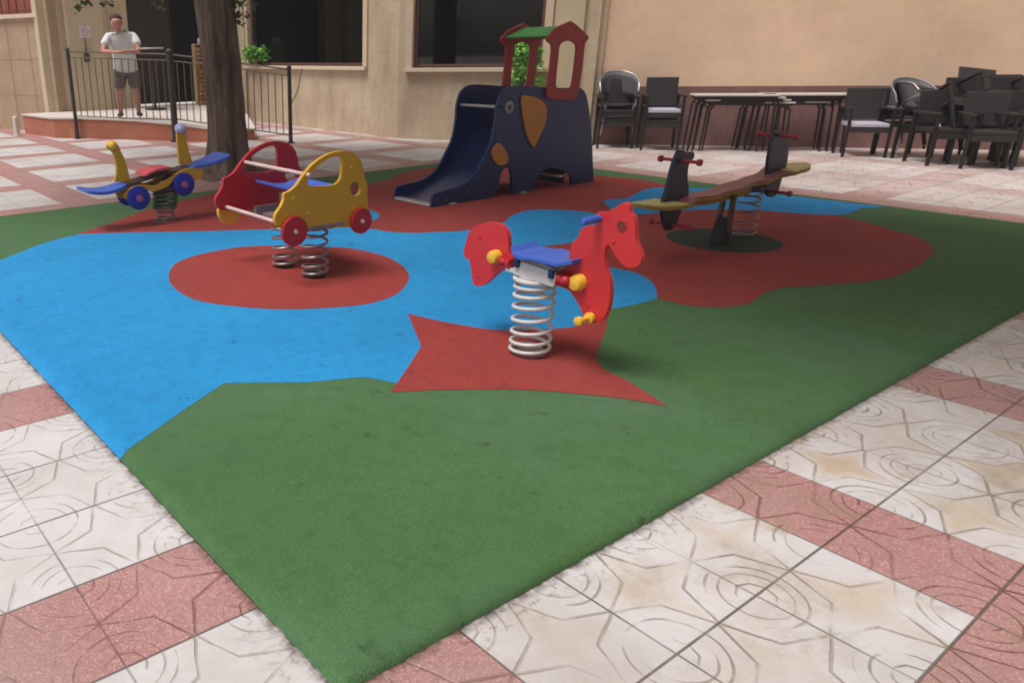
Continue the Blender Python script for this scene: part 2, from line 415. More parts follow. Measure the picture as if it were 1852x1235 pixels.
# ================================================================== BUILDINGS
BEIGE = mat('beige_render', (208, 188, 160), .9, .06, 1.3, .35, 70, dirt=(186, 162, 134))
CREAM = mat('cream_stucco', (196, 178, 146), .85, .06, 3, .15, 60)
PEACH = mat('peach_render', (242, 208, 176), .9, .06, .5, .35, 60, dirt=(220, 186, 156))
PLINTH = mat('brown_plinth', (142, 104, 98), .85, .12, 3, .2, 50)
STONE = mat('tan_stone_cladding', (178, 152, 124), .85, .10, 2.2, .2, 40)
TRIM = mat('pale_trim', (206, 184, 156), .75, .06, 6)
SILLM = mat('pale_sill', (214, 194, 170), .6, .06, 8)
FRAME = mat('brown_window_frame', (104, 66, 56), .5, .1, 8)
GLASS = mat('dark_glass', (18, 15, 14), .12, .2, 1.2, spec=.5)
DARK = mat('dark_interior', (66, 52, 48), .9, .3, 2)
def wall_with_holes(pl, u0, u1, z0, z1, holes, th, m, name, parent):
    mb = MB()
    out = [(u0, z0), (u1, z0), (u1, z1), (u0, z1)]
    hl = [[(a, c), (b, c), (b, d), (a, d)] for a, b, c, d in holes]
    mb.panel(out, lambda u, z: pl.at(u, z, 0), th, hl, -pl.n)
    return mb.build(name, m, parent)
def pbox(mb, pl, u0, u1, z0, z1, o0, o1):
    vs = [pl.at(u, z, o) for u in (u0, u1) for z in (z0, z1) for o in (o0, o1)]
    return mb.add(vs, [(0,1,3,2),(4,6,7,5),(0,4,5,1),(2,3,7,6),(0,2,6,4),(1,5,7,3)])

def weather(m, amt=.22, sc=(2.4, 2.4, .3)):
    n = m.node_tree; L = n.links; b = n.nodes['Principled BSDF']; src = b.inputs['Base Color'].links[0].from_socket
    tc = n.nodes.new('ShaderNodeTexCoord')
    def layer(src, scale, a, lo, hi):
        mp_ = n.nodes.new('ShaderNodeMapping'); mp_.inputs['Scale'].default_value = scale; L.new(tc.outputs['Object'], mp_.inputs[0])
        t = n.nodes.new('ShaderNodeTexNoise'); t.inputs['Scale'].default_value = 1.0; t.inputs['Detail'].default_value = 8; t.inputs['Roughness'].default_value = .7; L.new(mp_.outputs[0], t.inputs['Vector'])
        r = n.nodes.new('ShaderNodeMapRange'); r.inputs['From Min'].default_value = lo; r.inputs['From Max'].default_value = hi; r.inputs['To Min'].default_value = 1; r.inputs['To Max'].default_value = 1-a; L.new(t.outputs['Fac'], r.inputs['Value'])
        x = n.nodes.new('ShaderNodeMix'); x.data_type = 'RGBA'; x.blend_type = 'MULTIPLY'; x.inputs['Factor'].default_value = 1
        A, B = [i for i in x.inputs if i.type == 'RGBA'][:2]; L.new(src, A); L.new(r.outputs[0], B); return [o for o in x.outputs if o.type == 'RGBA'][0]
    src = layer(src, sc, amt, .48, .72); src = layer(src, (9, 9, 9), amt*.6, .5, .68); src = layer(src, (60, 60, 60), amt*.5, .4, .7)
    L.new(src, b.inputs['Base Color'])
weather(BEIGE, .24); weather(PEACH, .10, (1.0, 1.0, 1.6)); weather(PLINTH, .3); weather(STONE, .16); weather(CREAM, .1)

# --- facade A (window 1) runs along y, facade B (window 2) bends a little
pa0, pa1 = (9.42, 17.0), (9.42, 11.0)
A_ = Plane(pa0, pa1)
g2 = G(1062, 262)
B_ = Plane(pa1, (g2.x, g2.y))
cafe = empty('cafe_building', (9.42, 11, 0), 'beige rendered cafe building with two large dark windows behind the elephant slide and the tree', 'building')
def thin_glass():
    m = bpy.data.materials.new('window_glass'); m.use_nodes = True; n = m.node_tree; L = n.links
    o = n.nodes['Material Output']; n.nodes.remove(n.nodes['Principled BSDF'])
    t = n.nodes.new('ShaderNodeBsdfTransparent'); t.inputs[0].default_value = (.85, .83, .83, 1)
    g = n.nodes.new('ShaderNodeBsdfGlossy'); g.inputs['Roughness'].default_value = .03; g.inputs[0].default_value = (.8, .8, .8, 1)
    f = n.nodes.new('ShaderNodeFresnel'); f.inputs[0].default_value = 1.45
    x = n.nodes.new('ShaderNodeMixShader'); L.new(f.outputs[0], x.inputs[0]); L.new(t.outputs[0], x.inputs[1]); L.new(g.outputs[0], x.inputs[2]); L.new(x.outputs[0], o.inputs[0]); return m
TGLASS = thin_glass()
def window(pl, pxl, pxr, pyb, parent, label, ztop=3.0, arch=(True, True)):
    u0, _ = pl.hit(pxl, 60); u1, _ = pl.hit(pxr, 60); zb = pl.hit((pxl+pxr)/2, pyb)[1]
    if u0 > u1: u0, u1 = u1, u0
    f = MB(); w_ = .06
    pbox(f, pl, u0, u1, zb, zb+w_*.9, -.13, -.06); pbox(f, pl, u0, u1, ztop-w_, ztop, -.13, -.06)
    pbox(f, pl, u0, u0+w_, zb+w_*.9, ztop-w_, -.13, -.06); pbox(f, pl, u1-w_, u1, zb+w_*.9, ztop-w_, -.13, -.06)
    wn = f.build('window', FRAME, parent, bevel=.004); wn['label'] = label
    g = MB(); pbox(g, pl, u0+w_, u1-w_, zb+w_*.9, ztop-w_, -.105, -.095); g.build('pane', TGLASS, wn)
    s = MB(); pbox(s, pl, u0-.13, u1+.13, zb-.07, zb-.003, -.13, .09); s.build('sill', SILLM, wn, bevel=.008)
    tr_ = MB()
    for k, (a, b) in enumerate(((u0-.13, u0-.002), (u1+.002, u1+.13))):
        if arch[k]: pbox(tr_, pl, a, b, zb, ztop+.12, -.02, .035)
    pbox(tr_, pl, u0-.13, u1+.13, ztop+.002, ztop+.12, -.02, .033)
    tr_.build('surround', TRIM, wn, bevel=.01)
    return (u0, u1, zb, ztop)
h1 = window(A_, 449, 658, 119, cafe, 'large dark window left of the slide')
h2 = window(B_, 748, 984, 122, cafe, 'large dark window behind the slide')
lenB = B_.len
wall_with_holes(A_, 0, A_.len-.001, 0, 5.2, [(h1[0], h1[1], h1[2]-.003, h1[3])], .3, BEIGE, 'wall', cafe)
wall_with_holes(B_, 0, lenB, 0, 5.2, [(h2[0], h2[1], h2[2]-.003, h2[3])], .3, BEIGE, 'wall', cafe)
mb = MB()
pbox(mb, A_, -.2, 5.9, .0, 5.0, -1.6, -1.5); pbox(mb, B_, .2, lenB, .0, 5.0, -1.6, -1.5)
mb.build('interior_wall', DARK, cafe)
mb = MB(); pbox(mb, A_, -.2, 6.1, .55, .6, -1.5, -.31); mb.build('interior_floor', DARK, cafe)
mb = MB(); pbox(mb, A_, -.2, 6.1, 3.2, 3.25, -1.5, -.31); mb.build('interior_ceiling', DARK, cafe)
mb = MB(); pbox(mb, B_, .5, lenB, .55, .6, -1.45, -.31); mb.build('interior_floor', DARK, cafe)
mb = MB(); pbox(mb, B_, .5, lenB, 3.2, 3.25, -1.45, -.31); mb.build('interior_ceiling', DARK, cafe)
CLOTH = mat('pale_cloth', (228, 224, 228), .9, .1, 6)
def dining_chair(pl, px_, py_, dep, label, grp='cloth covered chairs inside the cafe window'):
    u, z = pl.hit(px_, py_); p = pl.at(u, .6, -dep); o = empty('dining_chair', p, label, 'chair', grp); ht = z-.6
    mb = MB(); ol = smooth_loop([(-.2, 0), (-.2, .3), (-.17, .47), (0, .52), (.17, .47), (.2, .3), (.2, 0)], 4)
    mb.panel([(a, b) for a, b in ol], lambda a, b: p+pl.e*a+Vector((0, 0, ht-.52+b)), .06, (), -pl.n); mb.build('backrest', CLOTH, o, bevel=.012)
    mb = MB(); pbox(mb, pl, u-.21, u+.21, .98, 1.04, -dep+.01, -dep+.4); mb.build('seat', CLOTH, o, bevel=.01)
    for a in (-.18, .18):
        for b in (.03, .37): mb = MB(); mb.cyl(p+pl.e*a+pl.n*b, p+pl.e*a+pl.n*b+Vector((0, 0, .38)), .018, 8); mb.build('leg', IRON_, o)
    return o
IRON_ = mat('dark_chair_leg', (50, 38, 34), .6)
dining_chair(A_, 512, 62, .75, 'pale covered chair inside the cafe window, near the tree')
dining_chair(A_, 588, 74, .75, 'pale covered chair inside the cafe window, farther right')
# cream pilaster at the end of facade B
ua, ub = B_.hit(1003, 60)[0], B_.hit(1056, 60)[0]
mb = MB(); pbox(mb, B_, ua, min(ub, lenB), 0, 5.2, .002, .06); mb.build('pilaster', CREAM, cafe, bevel=.01)
mb = MB()
ul = A_.hit(428, 60)[0]; ur = A_.hit(446, 60)[0]
pbox(mb, A_, ul, ur, 0, 5.2, .002, .08); mb.build('pilaster', CREAM, cafe, bevel=.01)
# roof slab so the building has depth
mb = MB(); pbox(mb, A_, -.3, 6, 5.2, 5.45, -5, .15); mb.build('roof', TRIM, cafe)
mb = MB(); pbox(mb, B_, .15, lenB, 5.2, 5.44, -5, .15); mb.build('roof', TRIM, cafe)

# --- facade C peach wall behind the stacked furniture
C_ = Plane(tuple((g2+Vector((.10, .08, 0)))[:2]), tuple((G(1852, 274)+Vector((.14, .10, 0)))[:2]))
peach = empty('peach_building', (g2.x, g2.y, 0), 'long peach rendered wall with brown painted plinth behind the stacked terrace furniture', 'building')
mb = MB(); pbox(mb, C_, .002, C_.len+9, .9, 6, -.3, 0); mb.build('wall', PEACH, peach)
mb = MB(); pbox(mb, C_, .002, C_.len+9, 0, .897, -.3, .012); mb.build('plinth', PLINTH, peach)
mb = MB(); pbox(mb, C_, -.12, .10, 0, 6, -.1, .05); mb.build('corner_trim', TRIM, peach, bevel=.01)

# --- facade D entrance (along x, y = 17)
D_ = Plane((5.25, 17.0), (9.42, 17.0))
ent = empty('entrance_building', (5.25, 17, 0), 'cream entrance front with dark open doorway behind the railing', 'building')
dl = D_.hit(236, 100)[0]; dr = D_.hit(424, 100)[0]-.12
wall_with_holes(D_, -.25, D_.len-.002, 0, 5.2, [(dl, dr, .39, 3.0)], .3, CREAM, 'wall', ent)
mb = MB(); a, b = D_.hit(117, 60)[0], D_.hit(184, 60)[0]
pbox(mb, D_, a, b, .37, 5.2, .002, .16); mb.build('pilaster', CREAM, ent, bevel=.012)
mb = MB(); pbox(mb, D_, b+.001, b+.09, .37, 5.2, .002, .09); mb.build('pilaster_return', TRIM, ent, bevel=.01)
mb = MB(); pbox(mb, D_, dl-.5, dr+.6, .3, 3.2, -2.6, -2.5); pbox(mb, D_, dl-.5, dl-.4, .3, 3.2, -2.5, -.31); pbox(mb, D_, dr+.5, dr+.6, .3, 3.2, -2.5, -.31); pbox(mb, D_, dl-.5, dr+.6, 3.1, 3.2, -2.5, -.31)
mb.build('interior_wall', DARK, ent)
mb = MB(); a = D_.hit(262, 60)[0]; b = D_.hit(335, 60)[0]
pbox(mb, D_, a, b, .4, 2.95, -.9, -.86); pbox(mb, D_, a-.05, a, .4, 2.95, -.92, -.84); pbox(mb, D_, b, b+.05, .4, 2.95, -.92, -.84)
mb.build('door', mat('dark_door_leaf', (62, 50, 50), .5, .1, 4), ent)
mb = MB(); pbox(mb, D_, -1.0, D_.len, 5.2, 5.43, -4, .15); mb.build('roof', TRIM, ent)

# --- left stone-clad building
eL = G(112, 237)
E_ = Plane(tuple(G(0, 232)[:2]), (eL.x, eL.y))
left = empty('stone_clad_building', (eL.x, eL.y, 0), 'tan stone clad building at the far left with red barred window', 'building')
wa, wb = E_.hit(-60, 20)[0], E_.hit(63, 20)[0]; wz = E_.hit(30, 26)[1]
sm = STONE
nn = sm.node_tree; bsd = nn.nodes['Principled BSDF']
wall_with_holes(E_, -6, E_.len, 0, 5.4, [(wa, wb, wz, wz+1.3)], .35, STONE, 'wall', left)
mb = MB()
JT = mat('stone_joint', (146, 122, 100), .9)
for k in range(8): pbox(mb, E_, -6, E_.len, .72*k+.70, .72*k+.712, .0, .003)
for k in range(12): pbox(mb, E_, E_.len-.62*k-.012, E_.len-.62*k-.002, 0, 5.4, .001, .005)
mb.build('stone_joints', JT, left)
mb = MB(); pbox(mb, E_, wa-.08, wb+.1, wz-.08, wz-.002, -.2, .07)
wn = MB(); pbox(wn, E_, wa, wb, wz, wz+1.3, -.22, -.18); wn = wn.build('window', mat('orange_wood_shutter', (158, 84, 60), .6, .2, 5), left)
mb.build('sill', SILLM, wn, bevel=.008)
mb = MB()
nb = 9
for k in range(nb): 
    u = wa+(wb-wa)*(k+.5)/nb; mb.cyl(E_.at(u, wz+.02, -.05), E_.at(u, wz+1.28, -.05), .014, 8)
for zz in (.06, .7, 1.24): mb.cyl(E_.at(wa, wz+zz, -.05), E_.at(wb, wz+zz, -.05), .012, 8)
mb.build('window_bars', mat('dark_red_bars', (84, 40, 34), .6), wn)

# --- raised entrance platform
TERRA = mat('terracotta_riser', (170, 104, 78), .8, .12, 3, .1, 60)
PTOP = mat('platform_tiles', (210, 198, 190), .6, .06, 3)
pf = [((4.45,16.98),.386),((4.62,15.5),.386),((4.93,15.18),.386),((5.35,14.6),.38),((5.73,14.04),.365),((6.14,13.4),.32),((6.56,12.77),.25),((7.35,12.55),.2),((8.3,14.5),.3),((8.9,16.98),.386)]
plat = empty('entrance_platform', (5.7, 15, 0), 'raised entrance platform with orange brown riser and pale top under the railing', 'platform')
mb = MB(); n_ = len(pf)
bot = [Vector((p[0][0], p[0][1], 0)) for p in pf]; top = [Vector((p[0][0], p[0][1], p[1]-.032)) for p in pf]
mb.add(bot+top, [(i, (i+1) % n_, (i+1) % n_+n_, i+n_) for i in range(n_)]+[tuple(range(n_, 2*n_))]); mb.build('riser', TERRA, plat)
mb = MB(); cx, cy = 6.6, 15.0
def grow(p, z): 
    d = Vector((p[0]-cx, p[1]-cy)); k = 1+.03/d.length; return Vector((cx+d.x*k, cy+min(d.y*k, 1.985), z))
t0 = [grow(p[0], p[1]-.03) for p in pf]; t1 = [grow(p[0], p[1]) for p in pf]
mb.add(t0+t1, [(i, (i+1) % n_, (i+1) % n_+n_, i+n_) for i in range(n_)]+[tuple(range(n_, 2*n_)), tuple(range(n_-1, -1, -1))]); mb.build('top_slab', PTOP, plat)
mb = MB(); st = G(95, 249); sr = G(135, 250)
vs = [G(92, 248), G(136, 250.5), Vector((5.0, 15.7, 0)), Vector((4.55, 16.1, 0))]
mb.add(vs+[v+Vector((0, 0, .17)) for v in vs], [(0,1,5,4),(1,2,6,5),(2,3,7,6),(3,0,4,7),(4,5,6,7)]); mb.build('step', TERRA, plat)

# --- railing
IRON = mat('dark_iron', (44, 36, 34), .55, .15, 10)
RAILG = mat('grey_green_iron', (92, 82, 66), .6, .15, 10)
rail = empty('iron_railing', (4.9, 15.1, 0), 'thin dark iron railing around the entrance platform, with posts reaching the pavement', 'railing')
def zat(g, py):
    lo, hi = -1., 8.
    for _ in range(50):
        mth = (lo+hi)/2; X = Vector((g.x, g.y, mth))-EYE; y = PY0-FPX*X.dot(UP)/X.dot(FW)
        if y > py: lo = mth
        else: hi = mth
    return mth
pL = Vector((4.91, 15.06, 0)); pM = Vector((6.12, 13.28, 0)); pR = G(526, 259)
tL, tM, tR = zat(pL, 90), zat(pM, 95), zat(pR, 122)
for p, t, r, nm in ((pL, tL, .035, 0), (pM, tM, .06, 1), (pR, tR, .035, 2)):
    mb = MB(); mb.cyl(p, p+Vector((0, 0, t)), r, 14); mb.ball(p+Vector((0, 0, t)), r*1.15)
    mb.cyl(p, p+Vector((0, 0, .03)), r*1.6, 14)
    mb.build('post', IRON, rail, smooth=True)
def rail_span(p, q, tp, tq, bp, bq, nbar):
    a = p+Vector((0, 0, tp-.03)); b = q+Vector((0, 0, tq-.03)); c = p+Vector((0, 0, bp)); d = q+Vector((0, 0, bq))
    mb = MB(); mb.cyl(a, b, .014, 8); mb.build('handrail', RAILG, rail)
    a2 = a-Vector((0, 0, .1)); b2 = b-Vector((0, 0, .1))
    mb = MB(); mb.cyl(a2, b2, .01, 6); mb.build('rail_bar', RAILG, rail)
    mb = MB(); mb.cyl(c, d, .011, 6); mb.build('rail_bar', RAILG, rail)
    for k in range(1, nbar):
        t = k/nbar; mb = MB(); mb.cyl(a2.lerp(b2, t), c.lerp(d, t), .0095, 6); mb.build('baluster', RAILG, rail)
rail_span(pL, pM, tL, tM, .42, .38, 15)
rail_span(pM, pR, tM, tR, .40, .14, 17)
mb = MB(); mb.tube([pR+Vector((0, 0, .62)), pR+Vector((.12, -.06, .85)), pR+Vector((.2, -.1, tR-.02))], .009, 6); mb.build('stay_bar', RAILG, rail)

# small white bollard
b0 = G(32, 246)
mb = MB(); mb.cyl(b0, b0+Vector((0, 0, .36)), .05, 16); mb.ball(b0+Vector((0, 0, .36)), .05, sq=(1, 1, .5)); mb.cyl(b0, b0+Vector((0, 0, .02)), .075, 16)
tag(mb.build('bollard', mat('white_paint', (214, 206, 200), .5), smooth=True, origin=b0), 'short white bollard on the pavement by the stone clad wall at far left', 'bollard')
# notice on the pilaster
ns = empty('paper_notice', D_.at(D_.hit(150, 60)[0], D_.hit(150, 60)[1], .165), 'small white paper notice on the cream pilaster left of the man', 'notice')
a, z1 = D_.hit(137, 47); b, z0 = D_.hit(160, 69)
mb = MB(); pbox(mb, D_, a, b, z0, z1, .162, .168); mb.build('sheet', mat('paper', (214, 200, 200), .8), ns)
mb = MB(); cu, cz = (a+b)/2, (z0+z1)/2
ring = [D_.at(cu+.075*cos(t*pi/8), cz+.075*sin(t*pi/8), .170) for t in range(17)]
mb.tube(ring, .007, 5); mb.cyl(D_.at(cu-.053, cz+.053, .17), D_.at(cu+.053, cz-.053, .17), .006, 5)
mb.build('round_mark', mat('faded_red_ink', (176, 128, 134), .8), ns)
# dark lamp hanging on the pilaster
hp = D_.at(D_.hit(151, 100)[0], D_.hit(151, 100)[1], .2)
lam = empty('wall_lantern', hp, 'small dark lantern hanging low on the cream pilaster', 'lantern')
mb = MB(); mb.tube([hp+Vector((0, 0, -.13)), hp+Vector((0, 0, -.1)), hp+Vector((0, 0, .06)), hp+Vector((0, 0, .12))], [.05, .065, .045, .015], 8); mb.build('lantern_body', IRON, lam)
mb = MB(); mb.tube([hp+Vector((0, 0, .12)), hp+Vector((0, -.02, .3)), hp+Vector((0, .14, .42))], .01, 6); mb.build('bracket', IRON, lam)

# firewood rack on the platform, in the doorway
fr = Vector((D_.at(D_.hit(357, 150)[0], 0, .25)))
rack = empty('firewood_rack', (fr.x, fr.y, .36), 'tall narrow pale rack stacked with split firewood beside the tree trunk', 'rack')
wd = .17; RH = 1.32
PALEW = mat('pale_wood', (176, 150, 112), .7)
mb = MB()
for sx_ in (-wd, wd):
    mb.box(fr+Vector((sx_, 0, .36+RH/2)), (.03, .12, RH))
for zz in (.38, .36+RH): mb.box(fr+Vector((0, 0, zz)), (2*wd+.028, .12, .03))
mb.build('rack_frame', PALEW, rack, bevel=.004)
LOG = mat('split_log', (150, 104, 62), .9, .5, 14); LOG2 = mat('log_end', (170, 130, 84), .9, .4, 20)
for i in range(13):
    for j in range(3):
        r = .045+random.random()*.008; p = fr+Vector((-.1+.1*j+random.uniform(-.012, .012), random.uniform(-.02, .02), .45+i*.094))
        mb = MB(); n = random.choice((5, 6, 7)); mb.cyl(p+Vector((0, -.10, 0)), p+Vector((0, .10, 0)), r, n); mb.build('log', random.choice((LOG, LOG2, LOG)), rack)
jb = fr+Vector((.05, 0, .36+RH+.018))
mb = MB(); mb.tube([jb, jb+Vector((0, 0, .06)), jb+Vector((0, 0, .11)), jb+Vector((0, 0, .14))], [.09, .11, .09, .03], 14)
tag(mb.build('ceramic_pot', mat('white_ceramic', (206, 200, 200), .4), smooth=True, origin=jb), 'small white pot on top of the firewood rack', 'pot')
# high table with white top behind the man
tb = Vector((7.0, 16.1, .386))
tbl = empty('high_table', tb, 'small high table with white top in the doorway right of the man', 'table')
zt = zat(tb, 86)
mb = MB(); mb.cyl((tb.x, tb.y, zt-.03), (tb.x, tb.y, zt), .27, 28); mb.build('tabletop', mat('white_top', (200, 192, 190), .4), tbl, bevel=.004)
mb = MB(); mb.cyl(tb+Vector((0, 0, .02)), (tb.x, tb.y, zt-.03), .03, 12); mb.build('column', IRON, tbl)
mb = MB(); mb.cyl(tb, tb+Vector((0, 0, .03)), .22, 24); mb.build('base', IRON, tbl)

# ================================================================== PLAY EQUIPMENT
YEL = mat('yellow_panel', (206, 156, 30), .42, .08, 5, spec=.5)
YELB = mat('yellow_cap', (236, 184, 60), .35, .06, 8)
REDP = mat('red_panel', (204, 44, 46), .42, .08, 5)
REDD = mat('dark_red_panel', (160, 38, 34), .45, .1, 5)
CRIM = mat('crimson_panel', (176, 26, 40), .42, .08, 5)
BLUP = mat('blue_seat', (64, 98, 190), .4, .08, 6)
NAVY = mat('navy_panel', (14, 36, 92), .4, .12, 3)
DNAVY = mat('dark_navy_panel', (20, 27, 56), .45, .15, 4)
GRN = mat('green_roof_panel', (50, 132, 54), .5, .12, 4)
STEEL = mat('galvanised_steel', (186, 182, 180), .35, .1, 12, metal=.55)
WHT = mat('off_white_paint', (206, 202, 200), .35, .06, 10)
DSTEEL = mat('dull_spring_steel', (150, 132, 132), .4, .2, 14, metal=.5)
BOLT = mat('pale_bolt', (220, 190, 180), .4)

scuff(REDP, (222, 110, 104), .4); scuff(YEL, (140, 104, 40), .4); scuff(NAVY, (84, 92, 120), .35); scuff(BLUP, (130, 150, 200), .4); scuff(CRIM, (110, 24, 32), .4); scuff(WHT, (140, 128, 120), .5); scuff(REDD, (96, 30, 28), .4)
# ---------- horse rider
hg = G(957, 638, RZ); HX = hg.x
horse = empty('horse_spring_rider', (hg.x, hg.y, RZ), 'red horse spring rider with blue seat on a single white coil spring in front', 'spring rider')
hz = lambda pts: zp(pts, 3.743, 800, 350)
def horse_panel(name, pts, m, t=.028, holes=()):
    q = [(Wx(p[0], p[1], HX-t/2).y, Wx(p[0], p[1], HX-t/2).z) for p in smooth_loop(hz(pts), 4)]
    mb = MB(); mb.panel(q, lambda a, b: (HX-t/2, a, b), t, (), Vector((1, 0, 0)))
    return mb.build(name, m, horse, bevel=.005)
head = [(1165,98),(1215,64),(1258,72),(1266,128),(1292,160),(1302,222),(1312,330),(1346,420),(1336,475),(1290,502),(1240,494),(1200,458),(1168,415),(1148,378),(1122,345),(1103,370),(1096,432),(1106,510),(1131,590),(1136,680),(1122,775),(1092,838),(1050,868),(1000,872),(962,842),(935,775),(895,705),(855,655),(800,630),(762,606),(772,545),(845,480),(862,392),(882,330),(922,290),(938,242),(990,216),(1046,206),(1040,132),(1100,124)]
hp_ = horse_panel('head_panel', head, REDP)
tail = [(190,245),(250,207),(330,195),(400,215),(437,270),(447,340),(452,400),(474,440),(466,500),(420,512),(378,534),(292,608),(240,625),(205,600),(192,500),(180,450),(150,428),(145,388),(165,305)]
horse_panel('tail_panel', tail, REDP)
def HP(zx, zy, dx=0):
    q = hz([(zx, zy)])[0]; return Wx(q[0], q[1], HX+dx)
e = HP(1215, 220, -.014)
mb = MB(); mb.tube([e+Vector((0, .022*cos(a*pi/10), .022*sin(a*pi/10))) for a in range(21)], .004, 6, cap=False); mb.build('eye_ring', REDD, horse)
mb = MB(); mb.cyl(e+Vector((-.002, 0, 0)), e+Vector((.004, 0, 0)), .02, 20); mb.build('eye', mat('eye_brown', (110, 44, 40), .5), horse)
# seat: curved board between the panels
prof = [(2.665, .545), (2.62, .505), (2.55, .492), (2.48, .49), (2.40, .492), (2.33, .49), (2.275, .50)]
prof = [(HP(a, b, -.11).y, HP(a, b, -.11).z) for a, b in ((440,385),(470,425),(520,445),(600,450),(680,475),(760,500),(850,487))]
mb = MB(); th = .022; W2 = .115; vs = []; fs = []
hh = smooth_loop([(p[0], p[1]) for p in prof], 1)
P2 = []
for i in range(len(prof)-1):
    for k in range(4):
        t = k/4; P2.append((prof[i][0]*(1-t)+prof[i+1][0]*t, prof[i][1]*(1-t)+prof[i+1][1]*t, (i+t)/(len(prof)-1)))
P2.append((*prof[-1], 1.))
for (yy, zz, t) in P2:
    wv = W2*(.72+.34*sin(pi*min(1, max(0, t*.95+.03))))
    vs += [(HX-wv, yy, zz), (HX+wv, yy, zz), (HX+wv, yy, zz+th), (HX-wv, yy, zz+th)]
for i in range(len(P2)-1):
    a = i*4; b = a+4
    for k in range(4): fs.append((a+k, a+(k+1) % 4, b+(k+1) % 4, b+k))
fs += [(0, 1, 2, 3), tuple(len(vs)-4+k for k in range(4))]
mb.add(vs, fs); mb.build('seat', BLUP, horse, bevel=.004)
mb = MB(); qs = [HP(x, y, -.05) for x, y in ((505,448),(600,458),(690,482),(752,508),(756,545),(560,480),(505,470))]
mb.panel([(p.y, p.z) for p in qs], lambda u, v: (HX-.05, u, v), .1, (), Vector((1, 0, 0))); mb.build('seat_block', WHT, horse, bevel=.002)
for (zx, zy) in ((900, 470), (990, 760), (255, 300), (240, 560), (1160, 330)):
    p = HP(zx, zy, -.014); mb = MB(); mb.tube([p+Vector((.001, 0, 0)), p+Vector((-.004, 0, 0)), p+Vector((-.006, 0, 0))], [.0065, .0065, .003], 12); mb.build('bolt', CRIM, horse)
# clamp
cT = HP(620, 540)
mb = MB(); a = HP(480, 500, -.07); b = HP(765, 590, -.07)
for dx in (-.075, .07):
    q = [HP(x, y, dx) for x, y in ((465,510),(545,462),(762,535),(768,615),(742,632),(480,545))]
    q = [(p.y, p.z) for p in q]
    mb.panel(q, lambda u, v, dx=dx: (HX+dx, u, v), .006, (), Vector((1, 0, 0)))
zc = (HP(560, 560).z+HP(700, 600).z)/2
mb.box((HX, (HP(480, 500).y+HP(765, 590).y)/2, zc+.035), (.14, abs(HP(480, 500).y-HP(765, 590).y)*.92, .02))
mb.build('clamp', WHT, horse, bevel=.003)
mb = MB(); coil(mb, (hg.x, hg.y, 0), .098, RZ+.012, zc-.005, 7.2, .0095); mb.build('spring', WHT, horse, smooth=True)
mb = MB(); mb.tube([(hg.x+.1*cos(a*pi/12), hg.y+.1*sin(a*pi/12), zc+.005) for a in range(25)], .012, 8); mb.cyl((hg.x, hg.y, zc-.012), (hg.x, hg.y, zc+.03), .085, 24); mb.build('spring_plate', WHT, horse, smooth=True)
mb = MB(); mb.cyl((hg.x, hg.y, RZ), (hg.x, hg.y, RZ+.012), .085, 24); mb.build('ground_anchor', DSTEEL, horse)
# arms that join the clamp with the panels, yellow caps
for (x0, y0, x1, y1, r, nm) in ((770, 575, 860, 590, .032, 0), (470, 480, 405, 450, .026, 1)):
    mb = MB(); mb.cyl(HP(x0, y0, -.06), HP(x1, y1, -.03), r, 20); mb.build('arm', CRIM, horse, smooth=True)
for (x0, y0, r) in ((925, 598, .040), (365, 425, .036)):
    p = HP(x0, y0, -.02)
    mb = MB(); mb.tube([p+Vector((.006, 0, 0)), p+Vector((-.025, 0, 0)), p+Vector((-.04, 0, 0)), p+Vector((-.046, 0, 0))], [r, r, r*.8, r*.3], 22); mb.build('yellow_cap', YELB, horse, smooth=True)
for (x0, y0, r) in ((835, 590, .028), (412, 460, .02)):
    p = HP(x0, y0, -.06)
    mb = MB(); mb.ball(p, r, 16, 10); mb.build('red_cap', CRIM, horse, smooth=True)
p = HP(1010, 835, -.014)
mb = MB(); mb.cyl(p+Vector((-.09, 0, 0)), p+Vector((.10, 0, 0)), .011, 12); mb.build('foot_bar', YELB, horse, smooth=True)
for q_, r in ((-.095, .021), (-.018, .025), (.1, .021)):
    mb = MB(); mb.tube([p+Vector((q_-.012, 0, 0)), p+Vector((q_-.008, 0, 0)), p+Vector((q_+.012, 0, 0)), p+Vector((q_+.015, 0, 0))], [r*.5, r, r, r*.6], 18); mb.build('yellow_cap', YELB, horse, smooth=True)
p = HP(1075, 165, 0)
mb = MB(); mb.tube([p+Vector((-.13, 0, 0)), p+Vector((-.12, 0, 0)), p+Vector((.12, 0, 0)), p+Vector((.13, 0, 0))], [.01, .017, .017, .01], 14); mb.build('hand_grip', BLUP, horse, smooth=True)
for (x0, y0) in ((505, 470), (738, 545)):
    p = HP(x0, y0, -.08); mb = MB(); mb.box(p, (.02, .028, .04)); mb.build('seat_bracket', NAVY, horse, bevel=.003)

